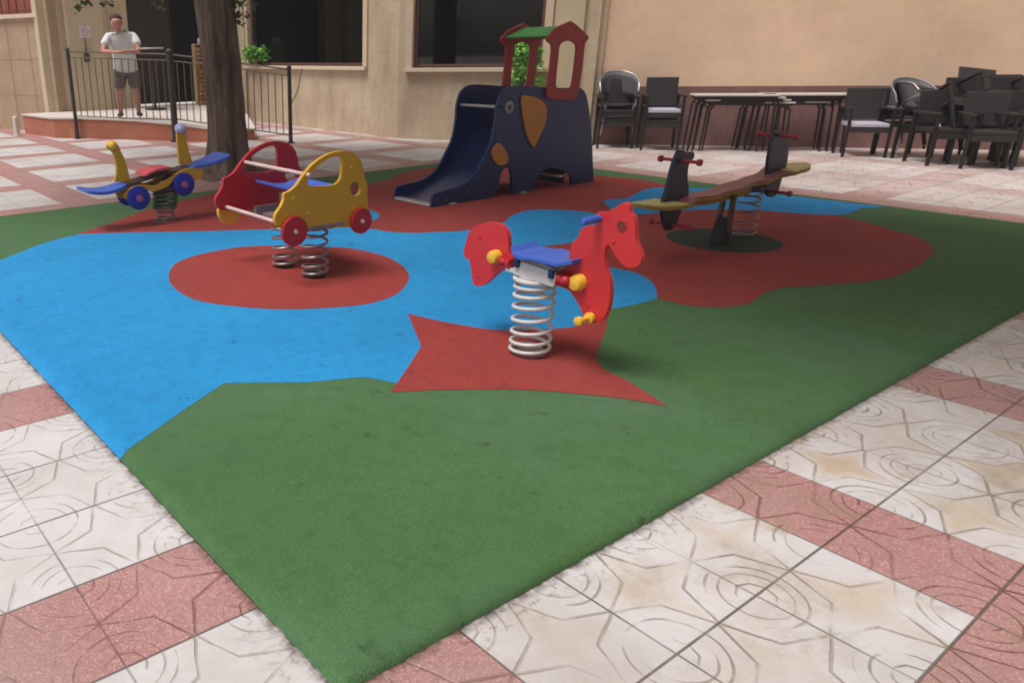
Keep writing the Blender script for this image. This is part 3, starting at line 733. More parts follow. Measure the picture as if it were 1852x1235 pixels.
# ---------- car rider
CYN, CYF = 4.165, 5.0
sp1 = G(570, 499, RZ); sp2 = G(516, 481, RZ)
car = empty('car_spring_rider', ((sp1.x+sp2.x)/2, (sp1.y+sp2.y)/2, RZ), 'yellow and red car shaped rocker on two coil springs over the red circle', 'spring rider')
cz = lambda pts: zp(pts, 3.633, 360, 220)
outl = [(560,704),(515,690),(500,650),(506,608),(538,560),(558,515),(562,474),(598,456),(640,420),(690,348),(760,270),(850,214),(935,193),(1005,203),(1055,240),(1078,300),(1090,370),(1106,410),(1104,470),(1112,560),(1102,640),(1080,690,1),(980,694),(760,694),(640,700)]
win = [(716,388),(738,336),(800,276),(880,232),(938,238),(940,345),(918,396),(868,420),(720,424,1)]
rnd = [(1030+38*cos(a*pi/8), 440+50*sin(a*pi/8)) for a in range(16)]
T_ = .03
def c2(pts, sm=4): return [(Wy(p[0], p[1], CYN).x, Wy(p[0], p[1], CYN).z) for p in smooth_loop(cz(pts), sm)]
O2, H2, R2 = c2(outl), c2(win), c2(rnd, 1)
for yy, m, nm in ((CYN, YEL, 'yellow'), (CYF-T_, CRIM, 'red')):
    mb = MB(); mb.panel(O2, lambda a, b, yy=yy: (a, yy, b), T_, (H2, R2), Vector((0, 1, 0)))
    o = mb.build('side_panel', m, car, bevel=.006); o['label'] = nm+' car side panel with window opening'
def CP(zx, zy, y=CYN): q = cz([(zx, zy)])[0]; return Wy(q[0], q[1], y)
for (zx, zy) in ((620, 500), (1000, 640), (720, 600), (1000, 300)):
    p = CP(zx, zy); mb = MB(); mb.tube([(p.x, CYN+.001, p.z), (p.x, CYN-.005, p.z), (p.x, CYN-.007, p.z)], [.008, .008, .004], 12); mb.build('bolt', YELB, car)
wc = (CP(617, 716), CP(1054, 648))
for wi, c in enumerate(wc):
    for (ys, m, hubm, lab) in ((CYN-.002, CRIM, BOLT, 'red wheel'), (CYF+.036, YELB, BOLT, 'yellow wheel')):
        r = .098 if wi == 0 else .088
        p = Vector((c.x, ys, c.z)); d = -1 if ys < 4.5 else 1
        mb = MB(); mb.tube([p+Vector((0, 0, 0)), p+Vector((0, -.004, 0)), p+Vector((0, -.026, 0)), p+Vector((0, -.03, 0))], [r*.96, r, r, r*.96], 32)
        wo = mb.build('wheel', m, car, smooth=True); wo['label'] = lab
        mb = MB(); y2 = ys-.03 if d < 0 else ys
        mb.cyl(Vector((c.x, y2, c.z)), Vector((c.x, y2+d*.012, c.z)), .014, 12); mb.build('hub', hubm, wo)
for (x0, y0, dx_) in ((690, 352, .03), (512, 690, .075)):
    p = CP(x0, y0); p.x += dx_
    mb = MB(); mb.cyl((p.x, CYN, p.z), (p.x, CYF, p.z), .0135, 12)
    mb.build('cross_bar', mat('pale_bar', (206, 176, 168), .4), car, smooth=True)
    for yy in (CYN-.004, CYF+.004):
        mb = MB(); mb.ball((p.x, yy, p.z), .016, 10, 6); mb.build('bar_bolt', BOLT, car, smooth=True)
zs = .575; sx0 = 2.86
mb = MB()
pr = [(0, .035), (.06, .02), (.14, -.005), (.24, -.012), (.33, .0), (.38, .02)]
vs = []; fs = []
for (dx, dz) in pr: vs += [(sx0+dx, CYN+.1, zs+dz), (sx0+dx, CYF-.1, zs+dz), (sx0+dx, CYF-.1, zs+dz+.022), (sx0+dx, CYN+.1, zs+dz+.022)]
for i in range(len(pr)-1):
    for k in range(4): fs.append((i*4+k, i*4+(k+1) % 4, i*4+4+(k+1) % 4, i*4+4+k))
fs += [(0, 1, 2, 3), tuple(len(vs)-4+k for k in range(4))]
mb.add(vs, fs); mb.build('seat', BLUP, car, bevel=.006, smooth=True)
mb = MB()
for yy in (sp1.y, sp2.y): mb.box((sp1.x+.02, yy, zs-.09), (.12, .05, .16))
mb.box((sp1.x+.02, (sp1.y+sp2.y)/2, .405), (.28, .62, .018)); mb.build('seat_frame', DSTEEL, car, bevel=.003)
for s_ in (sp1, sp2):
    mb = MB(); coil(mb, (s_.x, s_.y, 0), .088, RZ+.012, .395, 6.2, .0095); mb.build('spring', DSTEEL, car, smooth=True)
    mb = MB(); mb.cyl((s_.x, s_.y, RZ), (s_.x, s_.y, RZ+.015), .07, 24); mb.build('ground_anchor', mat('black_plate', (34, 30, 30), .6), car)
for yy in (CYN+T_+.02, CYF-T_-.02):
    mb = MB(); mb.box((sp1.x+.02, (yy), .40), (.2, .04, .06)); mb.build('panel_bracket', DSTEEL, car, bevel=.003)

# ---------- elephant slide
EY, EYF = 5.63, 6.22
ez = lambda pts: zp(pts, 3.25, 700, 20)
eo = [(265,1160,1),(268,1100),(285,1072),(350,1052),(440,1025),(520,960),(575,860),(615,770),(638,650),(645,570),(665,500),(700,455),(745,440),(800,440),(920,448),(1040,452),(1130,452),(1165,480),(1182,540),(1193,620),(1205,760),(1210,880),(1216,1016,1),(1150,1020),(1086,1030,1),(1080,975),(1050,945),(1000,925),(950,922),(905,945),(880,990),(850,1068,1),(790,1090),(738,1078,1),(734,1000),(728,940),(706,918),(682,935),(664,980),(650,1050),(560,1118),(430,1148)]
EX = [(Wy(p[0], p[1], EY).x, max(.024, Wy(p[0], p[1], EY).z)) for p in smooth_loop(ez(eo), 4)]
eg = Wy(*ez([(790, 1090)])[0], EY)
ele = empty('elephant_slide', (eg.x, (EY+EYF)/2, RZ), 'dark blue elephant shaped slide with small red and green roofed tower', 'slide')
o = None
for yy in (EY, EYF-.03):
    mb = MB(); mb.panel(EX, lambda a, b, yy=yy: (a, yy, b), .03, (), Vector((0, 1, 0)))
    mb.build('side_panel', NAVY, ele, bevel=.006)
def EP(zx, zy, y=EY): q = ez([(zx, zy)])[0]; return Wy(q[0], q[1], y)
def epiece(name, pts, m, y, t, sub=5, dz=0):
    q = [(EP(p[0], p[1]).x, EP(p[0], p[1]).z) for p in smooth_loop(pts, sub)]
    mb = MB(); mb.panel(q, lambda a, b: (a, y, b), t, (), Vector((0, -1, 0))); return mb.build(name, m, ele, bevel=.004)
OCH = mat('ochre_panel', (196, 130, 38), .45, .08, 5)
epiece('ear', [(785,512),(830,498),(895,522),(930,570),(925,650),(895,720),(862,795),(848,792),(822,745),(796,640)], OCH, EY, .02)
epiece('tusk', [(655,775),(678,800),(705,855),(700,890),(660,905),(625,880),(612,830),(630,790)], OCH, EY, .02)
c = EP(716, 565)
mb = MB(); mb.cyl((c.x, EY, c.z), (c.x, EY-.012, c.z), .062, 28); mb.build('eye', mat('pale_eye', (150, 150, 148), .5), ele, bevel=.003)
mb = MB(); mb.cyl((c.x, EY-.012, c.z), (c.x, EY-.018, c.z), .026, 20); mb.build('pupil', mat('grey_pupil', (84, 86, 92), .5), ele)
for (zx, zy) in ((800, 480), (1100, 480), (1150, 700), (1150, 960), (800, 1020), (690, 900), (350, 1110), (480, 1060), (680, 700)):
    p = EP(zx, zy); mb = MB(); mb.tube([(p.x, EY+.001, p.z), (p.x, EY-.006, p.z), (p.x, EY-.009, p.z)], [.011, .011, .006], 12); mb.build('bolt', mat('grey_bolt_cap', (96, 100, 112), .4), ele)
for (zx, zy) in ((785, 1096), (375, 1150)):
    p = EP(zx, zy); mb = MB(); mb.box((p.x, EY-.03, RZ+.012), (.07, .06, .012)); mb.cyl((p.x, EY-.035, RZ+.018), (p.x, EY-.035, RZ+.03), .012, 8); mb.build('foot_plate', STEEL, ele, bevel=.002)
# chute
ctop = EP(700, 700); cx_ = [EP(a, b) for a, b in ((268,1140),(400,1085),(500,1020),(580,940),(640,850),(700,760),(760,715),(900,712))]
pts = [(p.x, max(.05, p.z+.0)) for p in cx_]
mb = MB(); vs = []; fs = []
y0_, y1_ = EY+.03, EYF-.03
def interp(pts, n=5):
    out = []
    for i in range(len(pts)-1):
        a = pts[max(0, i-1)]; b = pts[i]; c_ = pts[i+1]; d = pts[min(len(pts)-1, i+2)]
        for k in range(n):
            t = k/n; out.append(tuple(.5*(2*b[j]+(c_[j]-a[j])*t+(2*a[j]-5*b[j]+4*c_[j]-d[j])*t*t+(3*b[j]-a[j]-3*c_[j]+d[j])*t**3) for j in (0, 1)))
    return out+[pts[-1]]
for (x, z) in interp(pts): vs += [(x, y0_, z-.02), (x, y1_, z-.02), (x, y1_, z), (x, y0_, z)]
for i in range(len(vs)//4-1):
    for k in range(4): fs.append((i*4+k, i*4+(k+1) % 4, i*4+4+(k+1) % 4, i*4+4+k))
fs += [(0, 1, 2, 3), tuple(len(vs)-4+k for k in range(4))]
mb.add(vs, fs); mb.build('chute', mat('chute_dark', (24, 32, 72), .3, .15, 4), ele, smooth=True)
mb = MB(); mb.cyl((pts[0][0], y0_, pts[0][1]-.01), (pts[0][0], y1_, pts[0][1]-.01), .018, 12); mb.box((pts[0][0]+.06, (y0_+y1_)/2, pts[0][1]+.006), (.13, y1_-y0_-.004, .006)); mb.build('chute_end', STEEL, ele)
b = EP(668, 565)
mb = MB(); mb.cyl((b.x, EY, b.z), (b.x, EYF, b.z), .016, 12); mb.build('hand_bar', STEEL, ele, smooth=True)
# deck, rear steps
xr = EP(1150, 900).x
mb = MB(); mb.box(((EP(900, 712).x+EP(1120, 712).x)/2, (EY+EYF)/2, EP(900, 712).z-.012), (EP(1120, 712).x-EP(900, 712).x, EYF-EY-.07, .025)); mb.build('deck', DNAVY, ele)
for k in range(3):
    mb = MB(); mb.box((xr-.12-.07*(2-k), (EY+EYF)/2, .14+.17*k), (.16, EYF-EY-.07, .025)); mb.build('step', BOLT if k < 1 else DNAVY, ele, bevel=.003)
mb = MB(); mb.box((xr-.26, (EY+EYF)/2, .3), (.02, EYF-EY-.07, .5)); mb.build('step_back', DNAVY, ele)
# tower gables
gz = lambda pts: zp(pts, 6.86, 900, 20)
gable = [(700,220),(860,140),(925,140),(1100,300),(1112,350),(1072,420),(1040,700),(1000,940),(975,1080,1),(890,1100),(700,1095),(600,1068,1),(612,930),(640,700),(662,440),(610,380),(600,330),(640,290)]
hole = [(868,372),(930,392),(966,440),(958,560),(935,760),(905,930),(860,962),(760,965),(715,930),(720,800),(745,560),(758,440),(800,390)]
def g2_(pts): return [(Wy(p[0], p[1], EY-.012).x, Wy(p[0], p[1], EY-.012).z) for p in smooth_loop(gz(pts), 4)]
GA, GH = g2_(gable), g2_(hole)
for yy in (EY-.004-.022, EYF+.004):
    mb = MB(); mb.panel(GA, lambda a, b, yy=yy: (a, yy, b), .022, (GH,), Vector((0, 1, 0)))
    mb.build('tower_gable', REDD, ele, bevel=.005)
pk = Wy(*gz([(893, 150)])[0], EY); lf = Wy(*gz([(640, 300)])[0], EY); rt = Wy(*gz([(1095, 310)])[0], EY)
for (q, nm) in ((lf, 0), (rt, 1)):
    a = Vector((pk.x, 0, pk.z-.03)); b = Vector((q.x, 0, q.z-.01)); d = (b-a).normalized(); nrm = Vector((-d.z, 0, d.x)); nrm = nrm if nrm.z > 0 else -nrm
    mb = MB(); y0r, y1r = EY-.002, EYF+.002
    vs = [Vector((p.x, yy, p.z))+nrm*o_ for p in (a-d*.0, b) for yy in (y0r, y1r) for o_ in (-.012, .006)]
    mb.add(vs, [(0,1,3,2),(4,6,7,5),(0,4,5,1),(2,3,7,6),(0,2,6,4),(1,5,7,3)]); mb.build('tower_roof', GRN, ele, bevel=.002)

# ---------- left duck-head rocker
rg = G(300, 399, RZ)
rider = empty('rocking_spring_board', (rg.x, rg.y, RZ), 'yellow and blue two seat spring rocker with blue wheels at far left', 'spring rider')
RYC = rg.y
rz_ = lambda pts: zp(pts, 6.175, 140, 220)
def rp(pts, y, sub=4): return [(Wy(p[0], p[1], y).x, Wy(p[0], p[1], y).z) for p in smooth_loop(rz_(pts), sub)]
def RP(x, y, yy=None): q = rz_([(x, y)])[0]; return Wy(q[0], q[1], RYC if yy is None else yy)
def rpanel(name, pts, m, y, t, sub=4, ang=0):
    mb = MB(); mb.panel(rp(pts, y, sub), lambda a, b: (a, y-t/2, b), t, (), Vector((0, 1, 0))); return mb.build(name, m, rider, bevel=.004)
rpanel('duck_head_post', [(408,668,1),(432,560),(420,430),(384,335),(335,300),(325,262),(360,236),(412,236),(452,268),(480,330),(528,430),(560,540),(584,668,1)], YEL, RYC, .03)
rpanel('duck_head_post', [(1135,480,1),(1118,330),(1104,130),(1112,100),(1190,104),(1208,190),(1240,320),(1282,470,1)], YEL, RYC, .03)
for (x, y, r, m) in ((385, 262, .045, YELB), (1150, 75, .052, mat('pale_blue_ball', (176, 172, 206), .4))):
    p = RP(x, y); mb = MB(); mb.ball(p, r, 18, 12, (1, 1.3, .9)); mb.build('head_knob', m, rider, smooth=True)
# beam: two side yellow cheeks
for yy in (RYC-.10, RYC+.10):
    mb = MB(); q = rp([(470,800),(560,715),(700,690),(830,690),(1010,590),(1130,520),(1290,500),(1350,560),(1290,640),(1120,610),(1040,600),(960,700),(800,760),(700,745),(560,870),(500,850)], RYC, 3)
    mb.panel(q, lambda a, b, yy=yy: (a, yy-.012, b), .024, (), Vector((0, 1, 0))); mb.build('side_cheek', YEL, rider, bevel=.004)
def board(name, ends, w0, w1, th, m, par, yc, sag=0.0, n=10):
    a, b = Vector(ends[0]), Vector(ends[1]); mb = MB(); vs = []; fs = []
    for i in range(n+1):
        t = i/n; p = a.lerp(b, t); p.z -= sag*sin(pi*t); wv = (w0+(w1-w0)*t)*(1 if 0 < i < n else .8)
        vs += [(p.x, yc-wv, p.z-th), (p.x, yc+wv, p.z-th), (p.x, yc+wv, p.z), (p.x, yc-wv, p.z)]
    for i in range(n):
        for k in range(4): fs.append((i*4+k, i*4+(k+1) % 4, i*4+4+(k+1) % 4, i*4+4+k))
    fs += [(0, 1, 2, 3), tuple(len(vs)-4+k for k in range(4))]
    mb.add(vs, fs); return mb.build(name, m, par, bevel=.004)
board('seat', (RP(90, 760, RYC-.1), RP(560, 690, RYC-.1)), .17, .11, .028, BLUP, rider, RYC, .035)
board('seat', (RP(1210, 480, RYC), RP(1630, 345, RYC)), .11, .17, .028, BLUP, rider, RYC, .02)
board('plank', (RP(540, 690, RYC-.05), RP(1240, 480, RYC)), .085, .085, .02, mat('dark_plank', (74, 50, 50), .6), rider, RYC, 0)
board('center_pad', (RP(740, 590, RYC-.1), RP(1050, 505, RYC-.1)), .12, .12, .022, mat('coral_pad', (206, 82, 90), .5), rider, RYC, -.02)
for (x, y, r) in ((692, 852, .105), (1197, 700, .105)):
    for d in (-1, 1):
        yy = RYC+d*.125; p = RP(x, y, RYC-.14); mb = MB()
        mb.tube([(p.x, yy-.016, p.z), (p.x, yy-.012, p.z), (p.x, yy+.012, p.z), (p.x, yy+.016, p.z)], [r*.93, r, r, r*.93], 30)
        wo = mb.build('wheel', mat('blue_wheel', (26, 42, 150), .35, .1, 6), rider, smooth=True)
        mb = MB(); mb.cyl((p.x, yy+d*.016, p.z), (p.x, yy+d*.028, p.z), .03, 14); mb.build('hub', mat('magenta_hub', (178, 90, 140), .4), wo)
zt_ = RP(950, 770).z
GSP = mat('green_spring', (72, 96, 66), .5, .15, 12)
mb = MB(); coil(mb, (rg.x, rg.y, 0), .105, .15, zt_, 4.6, .014, Vector((.02, 0, 0))); mb.build('spring', GSP, rider, smooth=True)
mb = MB(); coil(mb, (rg.x, rg.y, 0), .085, RZ+.012, .14, 2.2, .012); mb.cyl((rg.x, rg.y, RZ), (rg.x, rg.y, RZ+.02), .1, 20); mb.build('spring_base', DSTEEL, rider, smooth=True)
mb = MB(); mb.box((rg.x+.03, rg.y, zt_+.03), (.3, .18, .05)); mb.cyl((rg.x+.02, rg.y, zt_-.02), (rg.x+.02, rg.y, zt_+.03), .09, 16); mb.build('seat_mount', mat('brown_mount', (84, 56, 50), .6), rider, bevel=.003)

# ---------- right seesaw
sg = G(1303, 441, RZ); SY = G(1318, 436, RZ).y
see = empty('whale_seesaw', (sg.x, SY, RZ), 'springy seesaw with wavy yellow board and two navy upright panels with red handles', 'seesaw')
sz = lambda pts: zp(pts, 4.63, 1100, 220)
def sp_(pts, sub=4, y=None): return [(Wy(p[0], p[1], SY if y is None else y).x, Wy(p[0], p[1], SY if y is None else y).z) for p in smooth_loop(sz(pts), sub)]
def SP(x, y, yy=None): q = sz([(x, y)])[0]; return Wy(q[0], q[1], SY if yy is None else yy)
for pts in ([(455,650),(492,530),(522,400),(560,285),(588,242),(625,240),(650,258),(700,250),(706,298),(664,355),(652,470),(662,560),(650,630),(602,740),(560,850),(530,892),(490,912),(462,862),(442,740)],
            [(1306,560),(1318,480),(1330,330),(1352,210),(1380,110),(1412,78),(1470,100),(1496,190),(1492,300),(1472,400),(1442,480),(1412,580),(1372,628),(1330,618)]):
    mb = MB(); mb.panel(sp_(pts), lambda a, b: (a, SY-.013, b), .026, (), Vector((0, 1, 0))); mb.build('upright_panel', DNAVY, see, bevel=.005)
REDH = mat('red_handle', (160, 34, 48), .4, .08, 8)
for (x, y, hl, nm) in ((600, 325, .13, 'handlebar'), (515, 858, .13, 'foot_bar'), (1420, 115, .13, 'handlebar'), (1362, 582, .13, 'foot_bar')):
    p = SP(x, y); mb = MB(); mb.cyl((p.x, SY-hl, p.z), (p.x, SY+hl, p.z), .012, 12)
    for d in (-1, 1): mb.tube([(p.x, SY+d*hl, p.z), (p.x, SY+d*(hl+.006), p.z), (p.x, SY+d*(hl+.03), p.z), (p.x, SY+d*(hl+.034), p.z)], [.014, .024, .022, .01], 14)
    mb.build(nm, REDH, see, smooth=True)
# board: wavy, with wide pale ends
ctr = [(232,690),(330,700),(450,690),(560,668),(640,632),(760,622),(860,600),(960,575),(1040,548),(1120,515),(1220,490),(1300,462),(1400,420),(1480,395),(1560,380),(1655,352)]
cp = [(SP(x, y).x, SP(x, y).z) for x, y in ctr]
cp = interp(cp, 3); xs0, xs1 = cp[0][0], cp[-1][0]
def bw(x):
    t = (x-xs0)/(xs1-xs0); e_ = min(t, 1-t)
    if e_ < .17: return .135*math.sqrt(max(.02, 1-((.17-e_)/.17)**2))*(1 if e_ > 0 else .4)
    return .135-.05*min(1, (e_-.17)/.12)+.012*sin(40*t)
def seesheet(z_up, th, m, nm, k=1.0, rng=(0, 1)):
    mb = MB(); vs = []; fs = []
    sel = [p for p in cp if rng[0] <= (p[0]-xs0)/(xs1-xs0) <= rng[1]]
    for (x, z) in sel:
        w_ = bw(x)*k; vs += [(x, SY-w_, z+z_up-th), (x, SY+w_, z+z_up-th), (x, SY+w_, z+z_up), (x, SY-w_, z+z_up)]
    for i in range(len(sel)-1):
        for q in range(4): fs.append((i*4+q, i*4+(q+1) % 4, i*4+4+(q+1) % 4, i*4+4+q))
    fs += [(0, 1, 2, 3), tuple(len(vs)-4+q for q in range(4))]
    mb.add(vs, fs); return mb.build(nm, m, see, bevel=.002)
OLIVE = mat('olive_yellow_board', (150, 118, 44), .5, .15, 5); PALEY = mat('pale_yellow_seat', (206, 192, 120), .45, .08, 5)
seesheet(.0, .022, OLIVE, 'board_side')
seesheet(.012, .011, mat('rose_brown_board', (156, 92, 88), .5, .15, 5), 'board_top', .97, (.19, .80))
for rng in ((0, .188), (.803, 1)):
    seesheet(.014, .013, PALEY, 'seat', .96, rng)
# centre beam, posts, boot, spring
mb = MB(); a = SP(620, 690); b = SP(1220, 520); mb.panel([(a.x, a.z-.01), (a.x+.3, a.z-.035), (b.x-.2, b.z-.07), (b.x, b.z-.05), (b.x, b.z-.005), (a.x, a.z+.005)], lambda u, v: (u, SY-.04, v), .08, (), Vector((0, 1, 0))); mb.build('beam', OLIVE, see, bevel=.004)
GP = mat('olive_grey_steel', (92, 78, 58), .45, .15, 10, metal=.3)
pb = G(1300, 440, RZ); tz = SP(960, 600).z
for yy, xx in ((SY-.05, -.02), (SY+.05, .02)):
    mb = MB(); mb.cyl((pb.x+xx*.3, yy, RZ+.1), (pb.x+xx*1.4+.02, yy, tz), .022, 12); mb.build('post', GP, see, smooth=True)
mb = MB(); mb.tube([(pb.x, SY, RZ), (pb.x+.003, SY, RZ+.03), (pb.x+.008, SY, RZ+.17), (pb.x+.01, SY, RZ+.21)], [.078, .074, .058, .045], 14); mb.build('post_boot', mat('black_rubber', (34, 28, 28), .7), see, smooth=True)
sg2 = G(1337, 428, RZ); tz2 = SP(1130, 560).z
mb = MB(); coil(mb, (sg2.x, SY, 0), .082, RZ+.012, tz2-.03, 6.3, .008); mb.build('spring', DSTEEL, see, smooth=True)
mb = MB(); mb.cyl((sg2.x, SY, tz2-.03), (sg2.x, SY, tz2+.01), .09, 18); mb.build('spring_cap', mat('navy_cap', (36, 48, 86), .5), see)

# ================================================================== TREE
BARK = mat('grey_brown_bark', (112, 94, 82), .95, .5, 5, 1.0, 30, dirt=(56, 42, 36))
for nd in [x for x in BARK.node_tree.nodes if x.type == 'TEX_NOISE']:
    mpn = BARK.node_tree.nodes.new('ShaderNodeMapping'); mpn.inputs['Scale'].default_value = (2.2, 2.2, .35)
    tcn = [x for x in BARK.node_tree.nodes if x.type == 'TEX_COORD'][0]
    BARK.node_tree.links.new(tcn.outputs['Object'], mpn.inputs[0]); BARK.node_tree.links.new(mpn.outputs[0], nd.inputs['Vector'])
tg = G(417, 311)
tree = empty('plaza_tree', tg, 'mature tree with leaning grey brown trunk between the railing and the toy car', 'tree')
mb = MB(); path = []; rad = []; zz = 0
topz = 3.2
axis0 = tg; 
# lean so the trunk passes x~395 at the top of the picture
d = ray(390, 2); t_ = tg.length/Vector((d.x, d.y)).length; top_ = EYE+d*t_
lean = Vector((top_.x-tg.x, top_.y-tg.y, 0))/max(.1, top_.z)
N = 60
vsT = []; fT = []; n = 84
for i in range(N+1):
    z = 3.6*i/N; r = .232*(1+.012*z)+.12*math.exp(-z*4.5)
    c = tg+lean*z+Vector((.02*sin(z*2), .02*cos(z*1.7), z))
    for j in range(n):
        a = 2*pi*j/n; rr = r*(1+.05*sin(5*a+z*.6)+.035*sin(9*a-z*1.3+1)+.02*sin(17*a+z*3+1.5*sin(z*2.3))+.022*abs(sin(13*a+2.2*sin(z*3.1+a)))+.014*sin(37*a+3*sin(z*5)))
        if z < .45: rr *= 1+.16*(1-z/.45)*sin(5*a+.6)
        vsT.append(c+Vector((cos(a)*rr, sin(a)*rr, 0)))
for i in range(N):
    for j in range(n): k = (j+1) % n; fT.append((i*n+j, i*n+k, (i+1)*n+k, (i+1)*n+j))
mb.add(vsT, fT); 
ct = tg+lean*3.4+Vector((0, 0, 3.4))
tips = []
for k in range(8):
    a = 2*pi*k/8+random.uniform(-.3, .3); L_ = random.uniform(1.4, 2.3); up = random.uniform(.7, 2.0)
    m1 = ct+Vector((cos(a)*L_*.45, sin(a)*L_*.45, up*.55)); m2 = ct+Vector((cos(a)*L_, sin(a)*L_, up))
    mb.tube([ct-Vector((0, 0, .2)), m1, m2], [.13, .08, .03], 8); tips += [m1, m2]
    for q in range(3):
        b = m1.lerp(m2, random.random()); e2 = b+Vector((random.uniform(-.8, .8), random.uniform(-.8, .8), random.uniform(-.4, .9))); mb.tube([b, e2], [.03, .01], 6); tips.append(e2)
far_tips = []
LEAF = mat('leaf_green', (74, 98, 44), .6, .5, 1.5, dirt=(40, 62, 26)); 
def leaves(mb, c, R_, n, s=.07, flat=1.):
    for _ in range(n):
        while True:
            v = Vector((random.uniform(-1, 1), random.uniform(-1, 1), random.uniform(-1, 1)))
            if v.length < 1: break
        p = Vector(c)+Vector((v.x*R_, v.y*R_, v.z*R_*flat))
        q = Matrix.Rotation(random.uniform(0, 2*pi), 3, 'Z') @ Matrix.Rotation(random.uniform(-1.2, 1.2), 3, 'X')
        l = s*random.uniform(.7, 1.3); w_ = l*.42
        mb.add([p+q @ Vector(x) for x in ((0, 0, 0), (w_, l*.5, l*.1), (0, l, 0), (-w_, l*.5, l*.1))], [(0, 1, 2, 3)])
for k in range(34):
    a = random.uniform(0, 2*pi); q = math.sqrt(random.random()); e2 = Vector((3.6+cos(a)*q*2.9, 9.2+sin(a)*q*3.2, random.uniform(4.3, 5.6)))
    md_ = ct.lerp(e2, .5)+Vector((0, 0, .4)); mb.tube([ct-Vector((0, 0, .15)), md_, e2], [.07, .05, .015], 7); far_tips.append(e2)
mb.build('trunk', BARK, tree, smooth=True)
mb = MB()
for t in far_tips: leaves(mb, t+Vector((0, 0, .2)), .8, 230, .2, .6)
for t in tips: leaves(mb, t+Vector((0, 0, .15)), .62, 260, .1)
for k in range(26):
    a = random.uniform(0, 2*pi); r = random.uniform(.3, 2.3); leaves(mb, ct+Vector((cos(a)*r, sin(a)*r, random.uniform(.5, 2.6))), .6, 170, .1)
# hanging twigs seen at the top edge of the photograph
tw = []
for (px_, py_, dd) in ((433, 20, 10.4), (452, 6, 10.2), (147, 8, 9.2), (152, -4, 9.2), (424, 2, 10.3), (190, -6, 9.4), (440, 36, 10.4), (285, 5, 9.8)):
    d = ray(px_, py_); p = EYE+d*(dd/Vector((d.x, d.y)).length); tw.append(p); leaves(mb, p, .10, 12, .085)
mb.build('crown', LEAF, tree)
mb = MB()
for p in tw:
    b = min(tips, key=lambda t: (t-p).length); m_ = p.lerp(b, .4)+Vector((0, 0, .35)); mb.tube([p, m_, b], [.005, .009, .02], 6)
mb.build('twigs', BARK, tree)
# tree pit
mb = MB(); mb.add([(tg.x-.62, tg.y-.62, .004), (tg.x+.62, tg.y-.62, .004), (tg.x+.62, tg.y+.62, .004), (tg.x-.62, tg.y+.62, .004)], [(0, 1, 2, 3)])
tag(mb.build('tree_pit_soil', mat('dry_soil', (104, 80, 66), .95, .3, 12, .6, 50)), kind='structure')

# unseen house and tree, added to block sky light and shade the play area
def plain_house(name, pl, ln, ht, label, m):
    o = empty(name, pl.at(ln/2, 0, 0), label, 'building')
    holes = []; k = 0
    n_w = int(ln//3.2)
    for i in range(n_w):
        for f in range(2): u = 1+i*3.2; holes.append((u, u+1.2, 1.1+3.1*f, 2.6+3.1*f))
    wall_with_holes(pl, 0, ln, 0, ht, holes, .3, m, 'wall', o)
    mb = MB(); pbox(mb, pl, 0, ln, 0, ht, -1.0, -.9); mb.build('interior_wall', DARK, o)
    for h in holes:
        f = MB(); pbox(f, pl, h[0], h[1], h[2], h[2]+.06, -.16, -.08); pbox(f, pl, h[0], h[1], h[3]-.06, h[3], -.16, -.08); pbox(f, pl, h[0], h[0]+.06, h[2]+.06, h[3]-.06, -.16, -.08); pbox(f, pl, h[1]-.06, h[1], h[2]+.06, h[3]-.06, -.16, -.08)
        w2 = f.build('window', FRAME, o); g = MB(); pbox(g, pl, h[0]+.06, h[1]-.06, h[2]+.06, h[3]-.06, -.13, -.12); g.build('pane', GLASS, w2)
    mb = MB(); pbox(mb, pl, -.1, ln+.1, ht, ht+.25, -4, .2); mb.build('roof', TRIM, o)
plain_house('added_opposite_house', Plane((-9, -7.5), (17, -7.5)), 26, 8.5, 'added unseen beige house across the square, blocking low sky light', BEIGE)
t2 = Vector((7.4, -3.4, 0)); tr2 = empty('added_shade_tree', t2, 'added unseen leafy tree, crown shaped to shade the right of the play area', 'tree')
mb = MB(); mb.tube([t2, t2+Vector((-.05, .1, 1.2)), t2+Vector((-.2, .5, 2.6)), t2+Vector((-.5, 1.2, 3.9))], [.3, .24, .21, .16], 16)
c2_ = t2+Vector((-.5, 1.2, 3.9)); tips2 = []
for k in range(74):
    e2 = Vector((random.uniform(1.9, 7.2), random.uniform(-.8, 7.0), random.uniform(3.9, 5.3)))
    if e2.x < 3.2 and (random.random() < .35 or e2.y > 3.3+1.0*(e2.x-1.9)): continue
    md_ = c2_.lerp(e2, .5)+Vector((0, 0, .45)); mb.tube([c2_-Vector((0, 0, .15)), md_, e2], [.07, .05, .015], 7); tips2 += [e2, md_.lerp(e2, .5)]
mb.build('trunk', BARK, tr2, smooth=True)
mb = MB()
for t in tips2: leaves(mb, t+Vector((0, 0, .2)), .75, 78, .2, .6)
mb.build('crown', LEAF, tr2)

